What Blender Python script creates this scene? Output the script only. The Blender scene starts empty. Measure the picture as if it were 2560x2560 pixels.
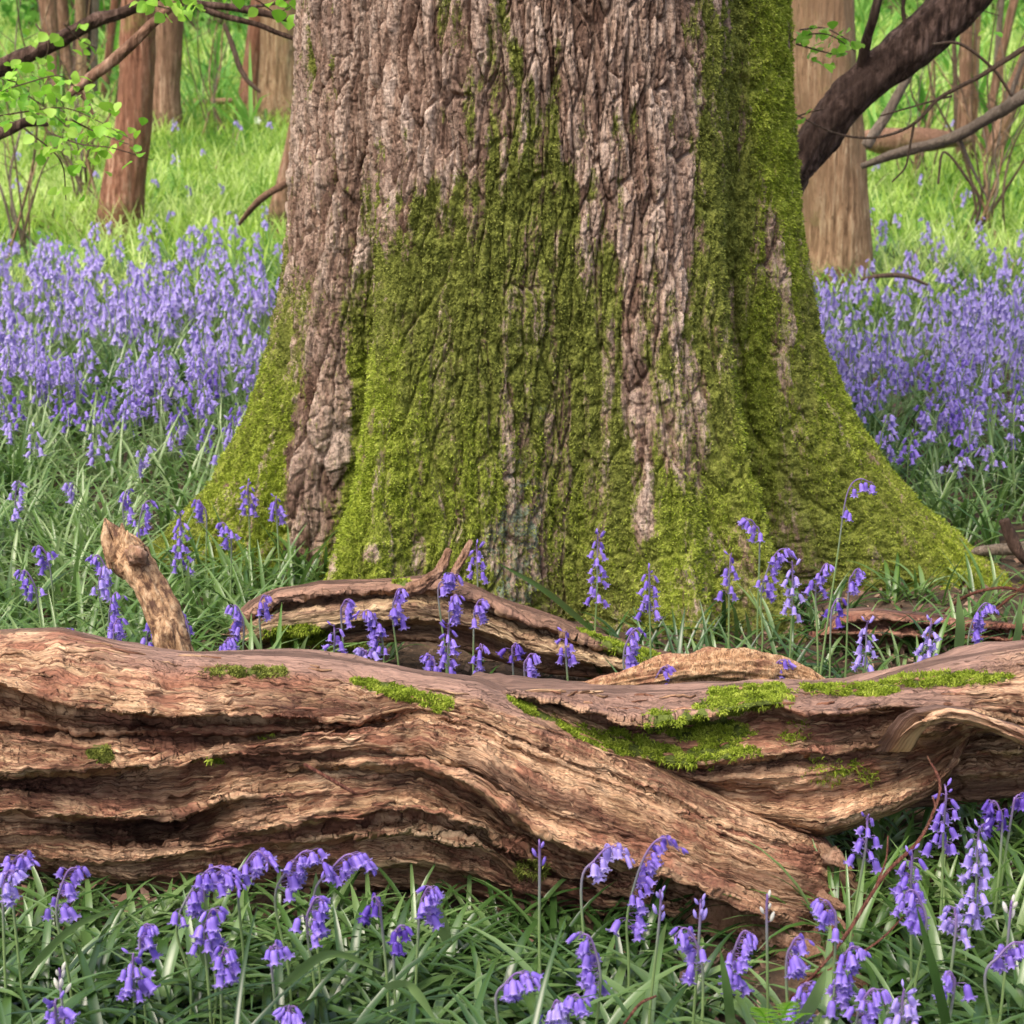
import bpy, math, random
import numpy as np
from mathutils import Vector, Matrix
R = math.radians
S = bpy.context.scene
C = S.collection
random.seed(7)
rs = np.random.RandomState(11)

# ---------------------------------------------------------------- camera
PITCH = R(14.7); F = 4777.0; CH = 1.5
cd = bpy.data.cameras.new('camera'); cam = bpy.data.objects.new('camera', cd); C.objects.link(cam)
cam.location = (0, 0, CH); cam.rotation_euler = (R(90) - PITCH, 0, 0)
cd.sensor_width = 36; cd.lens = 36 * F / 2560; cd.clip_start = 0.05; cd.clip_end = 400
cd.dof.use_dof = True; cd.dof.focus_distance = 3.6; cd.dof.aperture_fstop = 10
S.camera = cam
# ---------------------------------------------------------------- light
SUN_EL, SUN_AZ = R(60), R(-142)         # azimuth from +Y, clockwise
w = bpy.data.worlds.new('World'); S.world = w; w.use_nodes = True
nt = w.node_tree; bg = nt.nodes['Background']; sk = nt.nodes.new('ShaderNodeTexSky')
sk.sky_type = 'NISHITA'; sk.sun_disc = False; sk.sun_elevation = SUN_EL; sk.sun_rotation = SUN_AZ
sk.air_density = 1.0; sk.dust_density = 6.0; sk.ozone_density = 0.6
nt.links.new(sk.outputs[0], bg.inputs[0]); bg.inputs[1].default_value = 0.15
sl = bpy.data.lights.new('sun', 'SUN'); sl.energy = 1.35; sl.angle = R(45); sl.color = (1, .95, .86)
so = bpy.data.objects.new('sun', sl); C.objects.link(so)
sd = Vector((math.sin(SUN_AZ) * math.cos(SUN_EL), math.cos(SUN_AZ) * math.cos(SUN_EL), math.sin(SUN_EL)))
so.rotation_euler = sd.to_track_quat('Z', 'Y').to_euler()
S.view_settings.view_transform = 'Standard'; S.view_settings.look = 'None'
S.view_settings.exposure = 0.98; S.view_settings.gamma = 1
S.cycles.max_bounces = 6; S.cycles.diffuse_bounces = 4; S.cycles.transmission_bounces = 3; S.cycles.glossy_bounces = 2
S.cycles.transparent_max_bounces = 4

FW = np.array([0, math.cos(PITCH), -math.sin(PITCH)]); UP = np.array([0, math.sin(PITCH), math.cos(PITCH)])
def at(px, py, Y):
    """world point seen at photo pixel (px, py), Y metres in front of the photographer"""
    px, py, Y = np.broadcast_arrays(np.asarray(px, float), np.asarray(py, float), np.asarray(Y, float))
    d = FW + ((px - 1280) / F)[..., None] * np.array([1., 0, 0]) + ((1280 - py) / F)[..., None] * UP
    t = Y / d[..., 1]
    return np.array([0, 0, CH]) + d * t[..., None]
def pix(P):
    q = P - np.array([0, 0, CH]); dz = q @ FW
    return 1280 + F * q[..., 0] / dz, 1280 - F * (q @ UP) / dz
def gz(x, y):
    """height of the woodland floor"""
    x = np.asarray(x, float); y = np.asarray(y, float)
    u = np.maximum(y - 8.5, 0)
    return 0.075 * (np.sqrt(u * u + 1.5) - 1.2247) + 0.012 * np.sin(x * 3.1 + y * 1.7) * np.cos(y * 2.3 - x) * np.minimum(1, np.maximum(0, 1))
def hit(px, py):
    """where the view ray through a photo pixel meets the woodland floor"""
    d = FW + (px - 1280) / F * np.array([1., 0, 0]) + (1280 - py) / F * UP
    lo, hi = 1.0, 60.0
    for _ in range(40):
        m = (lo + hi) / 2; p = np.array([0, 0, CH]) + d * m
        if p[2] > gz(p[0], p[1]): lo = m
        else: hi = m
    return np.array([0, 0, CH]) + d * lo

# ---------------------------------------------------------------- noise
_perm = np.random.RandomState(3).permutation(256).astype(np.int32); _perm = np.concatenate([_perm, _perm, _perm])
_g = np.random.RandomState(4).normal(size=(256, 3)); _g /= np.linalg.norm(_g, axis=1)[:, None]; _g = _g.astype(np.float32)
def perlin(x, y, z=0.0):
    x, y, z = np.broadcast_arrays(np.asarray(x, np.float32), np.asarray(y, np.float32), np.asarray(z, np.float32))
    xi, yi, zi = np.floor(x).astype(np.int32), np.floor(y).astype(np.int32), np.floor(z).astype(np.int32)
    fx, fy, fz = x - xi, y - yi, z - zi
    xi &= 255; yi &= 255; zi &= 255
    u, v, w_ = [t * t * t * (t * (t * 6 - 15) + 10) for t in (fx, fy, fz)]
    out = 0
    for a in (0, 1):
        for b in (0, 1):
            for c in (0, 1):
                h = _perm[_perm[_perm[(xi + a) & 255] + ((yi + b) & 255)] + ((zi + c) & 255)] & 255
                g = _g[h]
                d = g[..., 0] * (fx - a) + g[..., 1] * (fy - b) + g[..., 2] * (fz - c)
                out = out + d * (u if a else 1 - u) * (v if b else 1 - v) * (w_ if c else 1 - w_)
    return out * 1.6
def fbm(x, y, z=0.0, o=4, g=.5):
    s = 0; a = 1
    for k in range(o):
        s = s + a * perlin(np.asarray(x) * 2 ** k + 17 * k, np.asarray(y) * 2 ** k + 5 * k, np.asarray(z) * 2 ** k); a *= g
    return s
def voro(x, y, seed=0, jit=.9):
    """F1, F2 and cell id of a 2-D cell pattern"""
    seed = int(seed); xi = np.floor(x).astype(np.int32); yi = np.floor(y).astype(np.int32)
    f1 = np.full(x.shape, 9., np.float32); f2 = f1.copy(); cid = np.zeros(x.shape, np.float32)
    for a in (-1, 0, 1):
        for b in (-1, 0, 1):
            h = _perm[_perm[(xi + a + seed) & 255] + ((yi + b) & 255)]
            h2 = _perm[h + 77]; 
            px = xi + a + .5 + jit * (h / 255. - .5); py = yi + b + .5 + jit * (h2 / 255. - .5)
            d = np.hypot(x - px, y - py)
            m = d < f1
            f2 = np.where(m, f1, np.minimum(f2, d)); cid = np.where(m, h / 255., cid); f1 = np.where(m, d, f1)
    return f1, f2, cid
def sstep(a, b, x):
    t = np.clip((x - a) / (b - a), 0, 1); return t * t * (3 - 2 * t)

# ---------------------------------------------------------------- mesh helpers
def tag(o, label=None, cat=None, group=None, kind=None):
    if label: o['label'] = label
    if cat: o['category'] = cat
    if group: o['group'] = group
    if kind: o['kind'] = kind
    return o
def mesh(name, V, Q, mats, attrs=None, midx=None, smooth=True):
    V = np.ascontiguousarray(V, np.float32).reshape(-1, 3); Q = np.ascontiguousarray(Q, np.int32)
    me = bpy.data.meshes.new(name); n, k = Q.shape
    me.vertices.add(len(V)); me.vertices.foreach_set('co', V.ravel())
    me.loops.add(n * k); me.loops.foreach_set('vertex_index', Q.ravel())
    me.polygons.add(n); me.polygons.foreach_set('loop_start', np.arange(0, n * k, k, dtype=np.int32))
    for m in (mats if isinstance(mats, (list, tuple)) else [mats]): me.materials.append(m)
    if midx is not None: me.polygons.foreach_set('material_index', np.ascontiguousarray(midx, np.int32))
    me.polygons.foreach_set('use_smooth', np.full(n, smooth))
    for an, av in (attrs or {}).items():
        av = np.ascontiguousarray(av, np.float32)
        if av.ndim == 1:
            a = me.attributes.new(an, 'FLOAT', 'POINT'); a.data.foreach_set('value', av)
        else:
            a = me.attributes.new(an, 'FLOAT_VECTOR', 'POINT'); a.data.foreach_set('vector', av.ravel())
    me.update(calc_edges=True)
    return me
def link(name, me, parent=None, loc=None):
    o = bpy.data.objects.new(name, me); C.objects.link(o)
    if parent is not None: o.parent = parent
    if loc is not None: o.location = loc
    return o
def empty(name, loc, label, cat, group=None):
    o = bpy.data.objects.new(name, None); C.objects.link(o); o.location = loc; o.empty_display_size = .05
    return tag(o, label, cat, group)
def grid(nu, nv, wrap=False):
    """quads of an nu x nv vertex grid (index = u * nv + v); wrap closes v"""
    u = np.arange(nu - 1)[:, None]; v = np.arange(nv if wrap else nv - 1)[None]
    v2 = (v + 1) % nv
    return np.stack([u * nv + v, u * nv + v2, (u + 1) * nv + v2, (u + 1) * nv + v], -1).reshape(-1, 4)
def gnormal(P, wrap=False):
    """P: nu x nv x 3"""
    du = np.gradient(P, axis=0)
    dv = (np.roll(P, -1, 1) - np.roll(P, 1, 1)) if wrap else np.gradient(P, axis=1)
    n = np.cross(dv, du); l = np.linalg.norm(n, axis=-1, keepdims=True); l[l < 1e-12] = 1
    return n / l
class Bag:
    """collects quads of many pieces into one mesh"""
    def __init__(s): s.V = []; s.Q = []; s.M = []; s.A = []; s.n = 0
    def add(s, V, Q, m=0, a=0.0):
        V = np.asarray(V, float).reshape(-1, 3); Q = np.asarray(Q)
        if Q.shape[1] == 3: Q = np.concatenate([Q, Q[:, 2:]], 1)
        s.V.append(V); s.Q.append(Q + s.n); s.M.append(np.full(len(Q), m)); 
        s.A.append(np.broadcast_to(np.asarray(a, float), (len(V),))); s.n += len(V)
    def arrays(s): return np.concatenate(s.V), np.concatenate(s.Q), np.concatenate(s.M), np.concatenate(s.A)
    def mesh(s, name, mats, aname='tip'):
        V, Q, M, A = s.arrays(); return mesh(name, V, Q, mats, {aname: A}, M)
def cap_poly(me): pass
def crom(pts, n):
    """smooth curve through points (any dimension)"""
    p = np.asarray(pts, float)
    if len(p) == 2: return p[0] + (p[1] - p[0]) * np.linspace(0, 1, n)[:, None]
    p = np.vstack([2 * p[0] - p[1], p, 2 * p[-1] - p[-2]])
    t = np.linspace(0, len(p) - 3 - 1e-6, n); i = t.astype(int); f = (t - i)[:, None]
    a, b, c, d = p[i], p[i + 1], p[i + 2], p[i + 3]
    return .5 * (2 * b + (c - a) * f + (2 * a - 5 * b + 4 * c - d) * f ** 2 + (3 * b - a - 3 * c + d) * f ** 3)
def tube(path, rad, sides=8, bump=0, seed=0.0, capped=True):
    """returns V (closed tube along path) and Q; bump displaces by noise"""
    P = np.asarray(path, float); n = len(P); rad = np.broadcast_to(np.asarray(rad, float), (n,))
    T = np.gradient(P, axis=0); T /= np.linalg.norm(T, axis=1)[:, None] + 1e-12
    U = np.zeros_like(T); a = np.cross(T[0], [0.3, 1, .1]); U[0] = a / np.linalg.norm(a)
    for i in range(1, n):
        a = U[i - 1] - T[i] * (U[i - 1] @ T[i]); U[i] = a / (np.linalg.norm(a) + 1e-12)
    W = np.cross(T, U); th = np.linspace(0, 2 * math.pi, sides, endpoint=False)
    D = U[:, None] * np.cos(th)[None, :, None] + W[:, None] * np.sin(th)[None, :, None]
    r = rad[:, None] * np.ones(sides)
    V = P[:, None] + D * r[..., None]
    if bump:
        L = np.concatenate([[0], np.cumsum(np.linalg.norm(np.diff(P, axis=0), axis=1))])[:, None]
        m = max(rad.max(), 1e-3)
        nn = fbm(D[..., 0] * 1.1 + seed, D[..., 1] * 1.1 + D[..., 2] * 1.1, L / m * .35 + seed, 3)
        nn += .45 * perlin(D[..., 0] * 4 + seed, D[..., 1] * 4, D[..., 2] * 4 + L / m * .25)
        if sides >= 28: nn += .38 * perlin(D[..., 0] * 7 + seed, D[..., 1] * 7 + D[..., 2] * 5, L / m * .5) - .35 * (1 - sstep(0, .12, np.abs(perlin(D[..., 0] * 5 + seed, D[..., 1] * 5 + D[..., 2] * 5, L / m * .3 + 9)))) + .2 * perlin(D[..., 0] * 14, D[..., 1] * 14 + seed, L / m * 2.5)
        V = V + D * (nn * bump * r)[..., None]
    Q = grid(n, sides, True)
    V = V.reshape(-1, 3)
    if capped:
        V = np.vstack([V, P[0] - T[0] * rad[0] * .3, P[-1] + T[-1] * rad[-1] * .5]); a, b = n * sides, n * sides + 1
        k = np.arange(sides); k2 = (k + 1) % sides
        Q = np.vstack([Q, np.stack([k2, k, k * 0 + a, k * 0 + a], 1), np.stack([(n - 1) * sides + k, (n - 1) * sides + k2, k * 0 + b, k * 0 + b], 1)])
    return V, Q
def clean(Q):
    return Q
def ribbons(base, az, L, W, lean, curl, segs=5, fold=.22, rnd=None, flo=True, pw=1.25):
    """N strap leaves: V, Q, per-vertex random"""
    N = len(base); s = np.linspace(0, 1, segs + 1)
    ang = lean[:, None] + curl[:, None] * ((s[1:] + s[:-1]) / 2)[None] ** pw
    st = (L / segs)[:, None]
    h = np.concatenate([np.zeros((N, 1)), np.cumsum(np.sin(ang) * st, 1)], 1)
    z = np.concatenate([np.zeros((N, 1)), np.cumsum(np.cos(ang) * st, 1)], 1)
    ca, sa = np.cos(az)[:, None], np.sin(az)[:, None]
    c = np.stack([base[:, :1] + ca * h, base[:, 1:2] + sa * h, base[:, 2:3] + z], -1)
    if flo: c[..., 2] = np.maximum(c[..., 2], gz(c[..., 0], c[..., 1]) + .006)
    prof = np.minimum(1, .55 + s * 3) * np.maximum(1 - s ** 3.2, .04)
    wd = W[:, None] * prof[None] * .5
    side = np.stack([-sa, ca, 0 * sa], -1)
    an = np.concatenate([ang[:, :1], ang], 1)
    nrm = np.stack([-np.cos(an) * ca, -np.cos(an) * sa, np.sin(an)], -1)
    l = c + side * wd[..., None]; r = c - side * wd[..., None]; m = c - nrm * (wd * fold * 2)[..., None]
    V = np.stack([l, m, r], 2)                       # N, S+1, 3, 3
    per = (segs + 1) * 3
    q = []
    for i in range(segs):
        for j in (0, 1): q.append([i * 3 + j, i * 3 + j + 1, i * 3 + j + 4, i * 3 + j + 3])
    Q = (np.arange(N) * per)[:, None, None] + np.array(q)[None]
    if rnd is None: rnd = np.random.RandomState(N).rand(N)
    return V.reshape(-1, 3), Q.reshape(-1, 4), np.repeat(rnd, per)

# ---------------------------------------------------------------- materials
class NT:
    def __init__(s, name):
        s.m = bpy.data.materials.new(name); s.m.use_nodes = True; s.t = s.m.node_tree; s.p = s.t.nodes['Principled BSDF']
        s.out = s.t.nodes['Material Output']
    def n(s, typ, **kw):
        o = s.t.nodes.new(typ)
        for k, v in kw.items(): setattr(o, k, v)
        return o
    def l(s, a, b): s.t.links.new(a, b)
    def attr(s, name, out='Fac'):
        a = s.n('ShaderNodeAttribute', attribute_name=name); return a.outputs[out]
    def obj(s): return s.n('ShaderNodeTexCoord').outputs['Object']
    def scale(s, v, sc):
        m = s.n('ShaderNodeVectorMath', operation='MULTIPLY'); s.l(v, m.inputs[0]); m.inputs[1].default_value = sc; return m.outputs[0]
    def noise(s, v, sc=1, det=4, rough=.6, dist=0):
        o = s.n('ShaderNodeTexNoise'); s.l(v, o.inputs['Vector']); o.inputs['Scale'].default_value = sc
        o.inputs['Detail'].default_value = det; o.inputs['Roughness'].default_value = rough; o.inputs['Distortion'].default_value = dist
        return o.outputs['Fac']
    def ramp(s, f, stops):
        r = s.n('ShaderNodeValToRGB'); s.l(f, r.inputs[0]); e = r.color_ramp.elements
        while len(e) < len(stops): e.new(.5)
        for i, (p, c) in enumerate(stops):
            e[i].position = p; e[i].color = (c if len(c) == 4 else (*c, 1)) if not isinstance(c, float) else (c, c, c, 1)
        return r.outputs[0]
    def mix(s, f, a, b, mode='MIX'):
        m = s.n('ShaderNodeMix', data_type='RGBA', blend_type=mode)
        for v, i in ((f, 0), (a, 6), (b, 7)):
            if hasattr(v, 'is_output'): s.l(v, m.inputs[i])
            else: m.inputs[i].default_value = v if i == 0 else (*v, 1)
        return m.outputs[2]
    def math(s, op, a, b=0.0, clamp=False):
        m = s.n('ShaderNodeMath', operation=op, use_clamp=clamp)
        for v, i in ((a, 0), (b, 1)):
            if hasattr(v, 'is_output'): s.l(v, m.inputs[i])
            else: m.inputs[i].default_value = v
        return m.outputs[0]
    def bump(s, h, strength=.5, dist=.01):
        b = s.n('ShaderNodeBump'); s.l(h, b.inputs['Height']); b.inputs['Strength'].default_value = strength; b.inputs['Distance'].default_value = dist
        s.l(b.outputs[0], s.p.inputs['Normal']); return b.outputs[0]
    def col(s, c):
        if hasattr(c, 'is_output'): s.l(c, s.p.inputs['Base Color'])
        else: s.p.inputs['Base Color'].default_value = (*c, 1)
    def rough(s, r): s.p.inputs['Roughness'].default_value = r
    def spec(s, r): s.p.inputs['Specular IOR Level'].default_value = r
    def translucent(s, c, f):
        t = s.n('ShaderNodeBsdfTranslucent'); mx = s.n('ShaderNodeMixShader'); mx.inputs[0].default_value = f
        if hasattr(c, 'is_output'): s.l(c, t.inputs[0])
        else: t.inputs[0].default_value = (*c, 1)
        s.l(s.p.outputs[0], mx.inputs[1]); s.l(t.outputs[0], mx.inputs[2]); s.l(mx.outputs[0], s.out.inputs[0])
MT = {}
def leaf_mat(name, c0, c1, c2, rough=.4, tr=.35, spec=.5, sc=7):
    n = NT(name); r = n.attr('tip'); f = n.noise(n.obj(), sc, 2)
    v = n.math('ADD', n.math('MULTIPLY', r, .8), n.math('MULTIPLY', f, .25))
    c = n.ramp(v, [(.15, c0), (.5, c1), (.92, c2)])
    n.col(c); n.rough(rough); n.spec(spec); n.translucent(c, tr); MT[name] = n.m; return n.m
leaf_mat('bluebell_leaf', (.018, .045, .010), (.058, .125, .028), (.20, .30, .11), .27, .3, .8)
leaf_mat('drift_leaf', (.04, .10, .018), (.13, .24, .05), (.33, .43, .19), .28, .4, .8)
leaf_mat('grass_blade', (.10, .24, .03), (.38, .55, .08), (.72, .82, .34), .42, .5, .5)
leaf_mat('hazel_leaf', (.16, .42, .03), (.30, .58, .05), (.46, .70, .13), .45, .5, .3, 3)
leaf_mat('far_leaf', (.07, .2, .03), (.15, .36, .05), (.3, .5, .12), .5, .45, .3, .6)
leaf_mat('moss_fresh', (.10, .14, .012), (.25, .32, .03), (.48, .55, .10), .85, .25, .1, 25)
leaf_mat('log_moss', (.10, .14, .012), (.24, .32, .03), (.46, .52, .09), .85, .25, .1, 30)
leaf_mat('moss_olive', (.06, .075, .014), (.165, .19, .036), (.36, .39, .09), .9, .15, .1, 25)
def petal(name, c0, c1, tipc):
    n = NT(name); oi = n.n('ShaderNodeObjectInfo'); ob = n.noise(n.obj(), 30, 1)
    v = n.math('ADD', n.math('MULTIPLY', oi.outputs['Random'], .5), n.math('MULTIPLY', ob, .5))
    c = n.mix(v, c0, c1); c = n.mix(n.math('MULTIPLY', n.attr('tip'), .55), c, tipc)
    n.col(c); n.rough(.45); n.spec(.35); n.translucent(c, .38); MT[name] = n.m
petal('petal', (.12, .055, .48), (.42, .29, .84), (.80, .72, .97))
petal('petal_pale', (.34, .26, .72), (.48, .38, .82), (.85, .8, .97))
petal('petal_dark', (.10, .05, .38), (.15, .075, .48), (.35, .25, .7))
petal('petal_cream', (.62, .62, .50), (.72, .7, .68), (.92, .9, .9))
petal('petal_far', (.26, .18, .58), (.50, .42, .80), (.86, .82, .97))
n = NT('stem'); c = n.mix(n.noise(n.obj(), 14, 2), (.12, .2, .06), (.22, .3, .12)); c = n.mix(n.attr('tip'), c, (.16, .09, .26)); n.col(c); n.rough(.45); MT['stem'] = n.m
def bark_mat(name, c0, c1, c2, sc=1.0, rough=.9, bd=.012):
    n = NT(name); v = n.obj(); st = n.scale(v, (34 * sc, 34 * sc, 2.4 * sc)); a = n.noise(st, 1, 6, .72, .4)
    b = n.noise(n.scale(v, (70 * sc, 70 * sc, 9 * sc)), 1, 3); big = n.noise(v, 3.2, 4, .7); spk = n.noise(n.scale(v, (1, 1, .6)), 42 * sc, 3, .7)
    c = n.ramp(n.math('ADD', n.math('MULTIPLY', a, .6), n.math('MULTIPLY', b, .4)), [(.40, c0), (.5, c1), (.60, c2)])
    c = n.mix(n.ramp(spk, [(.58, 0.), (.68, .8)]), c, c0); grn = n.noise(v, 4.5, 5, .75); c = n.mix(n.ramp(grn, [(.54, 0.), (.68, .55)]), c, (c1[0] * .62, c1[0] * .66, c1[2] * .6))
    ft = n.math('ADD', n.attr('foot'), n.math('MULTIPLY', n.math('SUBTRACT', n.noise(v, 16, 4, .7), .5), .9)); c = n.mix(n.ramp(ft, [(.45, 0.), (.75, .9)]), c, n.ramp(b, [(.35, (.025, .02, .012)), (.65, (.10, .11, .03))]))
    c = n.mix(n.ramp(big, [(.4, 0.), (.62, 1.)]), c, tuple(x * .75 for x in c1)); n.col(c); n.rough(rough); n.spec(.2)
    n.bump(n.math('ADD', a, n.math('MULTIPLY', b, .6)), 1.0, bd * 2.2); MT[name] = n.m
bark_mat('bark_red', (.09, .035, .02), (.31, .14, .085), (.52, .32, .22), .75)
bark_mat('bark_brown', (.09, .045, .028), (.27, .15, .095), (.46, .30, .21), .7)
bark_mat('bark_tan', (.12, .065, .035), (.36, .22, .125), (.56, .41, .26), .9)
bark_mat('bark_dark', (.025, .014, .01), (.085, .05, .036), (.21, .135, .105), .9)
bark_mat('bark_grey', (.12, .09, .065), (.26, .2, .15), (.42, .35, .28), 1.5)
bark_mat('twig', (.10, .06, .04), (.2, .13, .09), (.3, .22, .16), 3)
bark_mat('bramble', (.12, .04, .03), (.24, .09, .06), (.34, .16, .11), 3)
n = NT('orange_bark'); v = n.obj(); a = n.noise(n.scale(v, (1.6, 1, 1)), 75, 6, .78, .8); b = n.noise(v, 14, 4, .7)
c = n.ramp(a, [(.34, (.10, .04, .02)), (.46, (.50, .27, .13)), (.58, (.74, .48, .27))]); c = n.mix(n.ramp(b, [(.52, 0.), (.6, .8)]), c, (.36, .16, .09)); ck = n.math('ABSOLUTE', n.math('SUBTRACT', n.noise(n.scale(v, (3, 1, 1)), 22, 3, .7, 1.), .5)); c = n.mix(n.ramp(ck, [(0., .9), (.02, 0.)]), c, (.07, .03, .015))
n.col(c); n.rough(.85); n.bump(n.math('ADD', a, b), 1.0, .010); MT['orange_bark'] = n.m
# oak bark, moss and lichen from traced masks
n = NT('oak'); v = n.obj(); ms = n.n('ShaderNodeAttribute', attribute_name='mask'); sx = n.n('ShaderNodeSeparateXYZ'); n.l(ms.outputs['Vector'], sx.inputs[0])
pl = n.attr('plate')
st = n.scale(v, (45, 45, 7)); a = n.noise(st, 1, 5, .65, .3); fine = n.noise(v, 150, 3, .7); med = n.noise(v, 22, 4, .65); big = n.noise(v, 5, 3)
bk = n.ramp(n.math('ADD', n.math('MULTIPLY', a, .65), n.math('MULTIPLY', pl, .35)), [(.30, (.085, .045, .030)), (.40, (.25, .155, .11)), (.50, (.46, .32, .24)), (.66, (.66, .51, .41))])
bk = n.mix(n.ramp(big, [(.42, 0.), (.6, .6)]), bk, (.27, .185, .15), 'MULTIPLY') if False else n.mix(n.ramp(big, [(.42, 0.), (.62, .45)]), bk, (.24, .16, .125))
mo = n.ramp(n.math('ADD', n.math('MULTIPLY', fine, .55), n.math('MULTIPLY', med, .45)), [(.34, (.045, .052, .012)), (.5, (.165, .185, .036)), (.66, (.36, .385, .09))])
mf = n.ramp(n.math('ADD', n.math('MULTIPLY', fine, .6), n.math('MULTIPLY', med, .4)), [(.34, (.09, .12, .010)), (.5, (.26, .32, .03)), (.66, (.50, .56, .10))])
mo = n.mix(sx.outputs[1], mo, mf)
edge = n.math('ADD', sx.outputs[0], n.math('MULTIPLY', n.math('SUBTRACT', n.noise(n.scale(v, (70, 70, 22)), 1, 6, .8), .5), 2.2))
bk = n.mix(n.ramp(n.noise(n.scale(v, (1, 1, .35)), 130, 4, .8), [(.40, .7), (.52, 0.)]), bk, (.08, .048, .035))
c = n.mix(n.ramp(edge, [(.32, 0.), (.62, 1.)]), bk, mo)
li = n.math('ADD', sx.outputs[2], n.math('MULTIPLY', n.math('SUBTRACT', n.noise(v, 26, 6, .8), .5), 3.6))
c = n.mix(n.ramp(li, [(.62, 0.), (.95, .9)]), c, n.ramp(fine, [(.35, (.07, .095, .06)), (.65, (.26, .34, .25))]))
n.col(c); n.rough(.93); n.spec(.12)
n.bump(n.math('ADD', n.math('ADD', n.math('MULTIPLY', a, .8), n.math('MULTIPLY', fine, .9)), n.math('MULTIPLY', n.noise(n.scale(v, (1, 1, .4)), 130, 4, .8), .9)), 1.0, .010); MT['oak'] = n.m
# old split wood, grain follows the 'grain' attribute
def wood_mat(name, pale, mid, dark, red, grey, mossc=(.13, .17, .03)):
    n = NT(name); g = n.attr('grain', 'Vector'); ms = n.n('ShaderNodeAttribute', attribute_name='mask'); sx = n.n('ShaderNodeSeparateXYZ'); n.l(ms.outputs['Vector'], sx.inputs[0])
    f1 = n.noise(n.scale(g, (2.4, 130, 1)), 1, 6, .75, .25); f2 = n.noise(n.scale(g, (11, 560, 1)), 1, 4, .75, .25); f3 = n.noise(n.scale(g, (3.2, 24, 1)), 1, 6, .78, .8)
    v = n.obj(); bl = n.noise(v, 9, 4, .6); fine = n.noise(v, 160, 3, .7)
    mixv = n.math('ADD', n.math('MULTIPLY', f1, .42), n.math('ADD', n.math('MULTIPLY', f2, .30), n.math('MULTIPLY', f3, .28))); blot = n.noise(v, 38, 5, .75)
    c = n.ramp(mixv, [(.405, dark), (.46, mid), (.51, pale), (.60, tuple(min(1, x * 1.35) for x in pale))])
    c = n.mix(n.ramp(bl, [(.42, 0.), (.66, .8)]), c, n.ramp(mixv, [(.40, dark), (.5, (pale[0] * .62, pale[1] * .60, pale[2] * .50)), (.6, (pale[0] * .95, pale[1] * 1.02, pale[2] * .95))]))
    rd = n.ramp(n.math('ADD', f3, n.math('MULTIPLY', bl, .5)), [(.70, 0.), (.82, .85)])
    c = n.mix(rd, c, n.ramp(mixv, [(.41, tuple(x * .3 for x in red)), (.56, red)]))
    c = n.mix(n.ramp(n.math('ADD', blot, n.math('MULTIPLY', bl, .35)), [(.76, 0.), (.84, .8)]), c, tuple(x * .8 for x in dark))
    c = n.mix(sx.outputs[0], c, n.ramp(mixv, [(.41, tuple(x * .4 for x in grey)), (.58, tuple(x * 1.15 for x in grey))]))
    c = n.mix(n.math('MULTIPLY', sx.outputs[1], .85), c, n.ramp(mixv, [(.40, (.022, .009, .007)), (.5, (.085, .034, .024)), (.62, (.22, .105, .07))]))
    ck = n.math('ABSOLUTE', n.math('SUBTRACT', n.noise(n.scale(g, (4.5, 60, 1)), 1, 3, .6, 1.0), .5)); ck2 = n.math('ABSOLUTE', n.math('SUBTRACT', n.noise(n.scale(g, (11, 150, 1)), 1, 2, .5, .8), .5))
    ckm = n.math('MAXIMUM', n.ramp(ck, [(.0, .8), (.006, 0.)]), n.ramp(ck2, [(.0, .45), (.007, 0.)]))
    c = n.mix(ckm, c, tuple(x * .5 for x in dark))
    mm = n.math('ADD', sx.outputs[2], n.math('MULTIPLY', n.math('SUBTRACT', n.noise(v, 60, 4, .7), .5), 1.2))
    c = n.mix(n.ramp(mm, [(.45, 0.), (.6, 1.)]), c, n.mix(fine, tuple(x * .5 for x in mossc), mossc))
    n.col(c); n.rough(.8); n.spec(.25)
    n.bump(n.math('ADD', n.math('ADD', n.math('MULTIPLY', f1, 1.0), n.math('MULTIPLY', f2, .7)), n.math('SUBTRACT', n.math('MULTIPLY', blot, .5), n.math('MULTIPLY', ckm, .6))), 1.0, .008); MT[name] = n.m
wood_mat('log_wood', (.66, .44, .27), (.42, .23, .13), (.11, .045, .028), (.32, .12, .075), (.37, .225, .17))
wood_mat('mid_wood', (.55, .40, .24), (.34, .22, .13), (.11, .06, .04), (.26, .14, .09), (.30, .17, .12))
wood_mat('dark_wood', (.32, .17, .11), (.20, .09, .06), (.07, .03, .022), (.24, .09, .06), (.26, .15, .12))
n = NT('stick_bark'); v = n.obj(); a = n.noise(n.scale(v, (1, 1, .5)), 60, 5, .7, .5); b = n.noise(v, 18, 4, .7)
c = n.ramp(a, [(.38, (.09, .04, .02)), (.5, (.36, .21, .105)), (.62, (.58, .40, .24))]); c = n.mix(n.ramp(b, [(.52, 0.), (.60, .9)]), c, (.10, .045, .025))
n.col(c); n.rough(.8); n.bump(n.math('ADD', a, b), .9, .006); MT['stick_bark'] = n.m
n = NT('soil'); v = n.obj(); a = n.noise(v, 35, 5, .7); b = n.noise(v, 1.3, 3)
c = n.ramp(a, [(.3, (.02, .013, .008)), (.5, (.06, .036, .02)), (.7, (.14, .085, .05))])
sp = n.n('ShaderNodeSeparateXYZ'); n.l(v, sp.inputs[0]); fy = n.math('MULTIPLY', n.math('SUBTRACT', sp.outputs[1], 8.0), .4, True)
c = n.mix(fy, c, n.ramp(a, [(.3, (.05, .13, .015)), (.7, (.16, .34, .05))])); n.col(c); n.rough(1); n.bump(a, .6, .02); MT['soil'] = n.m
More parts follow.
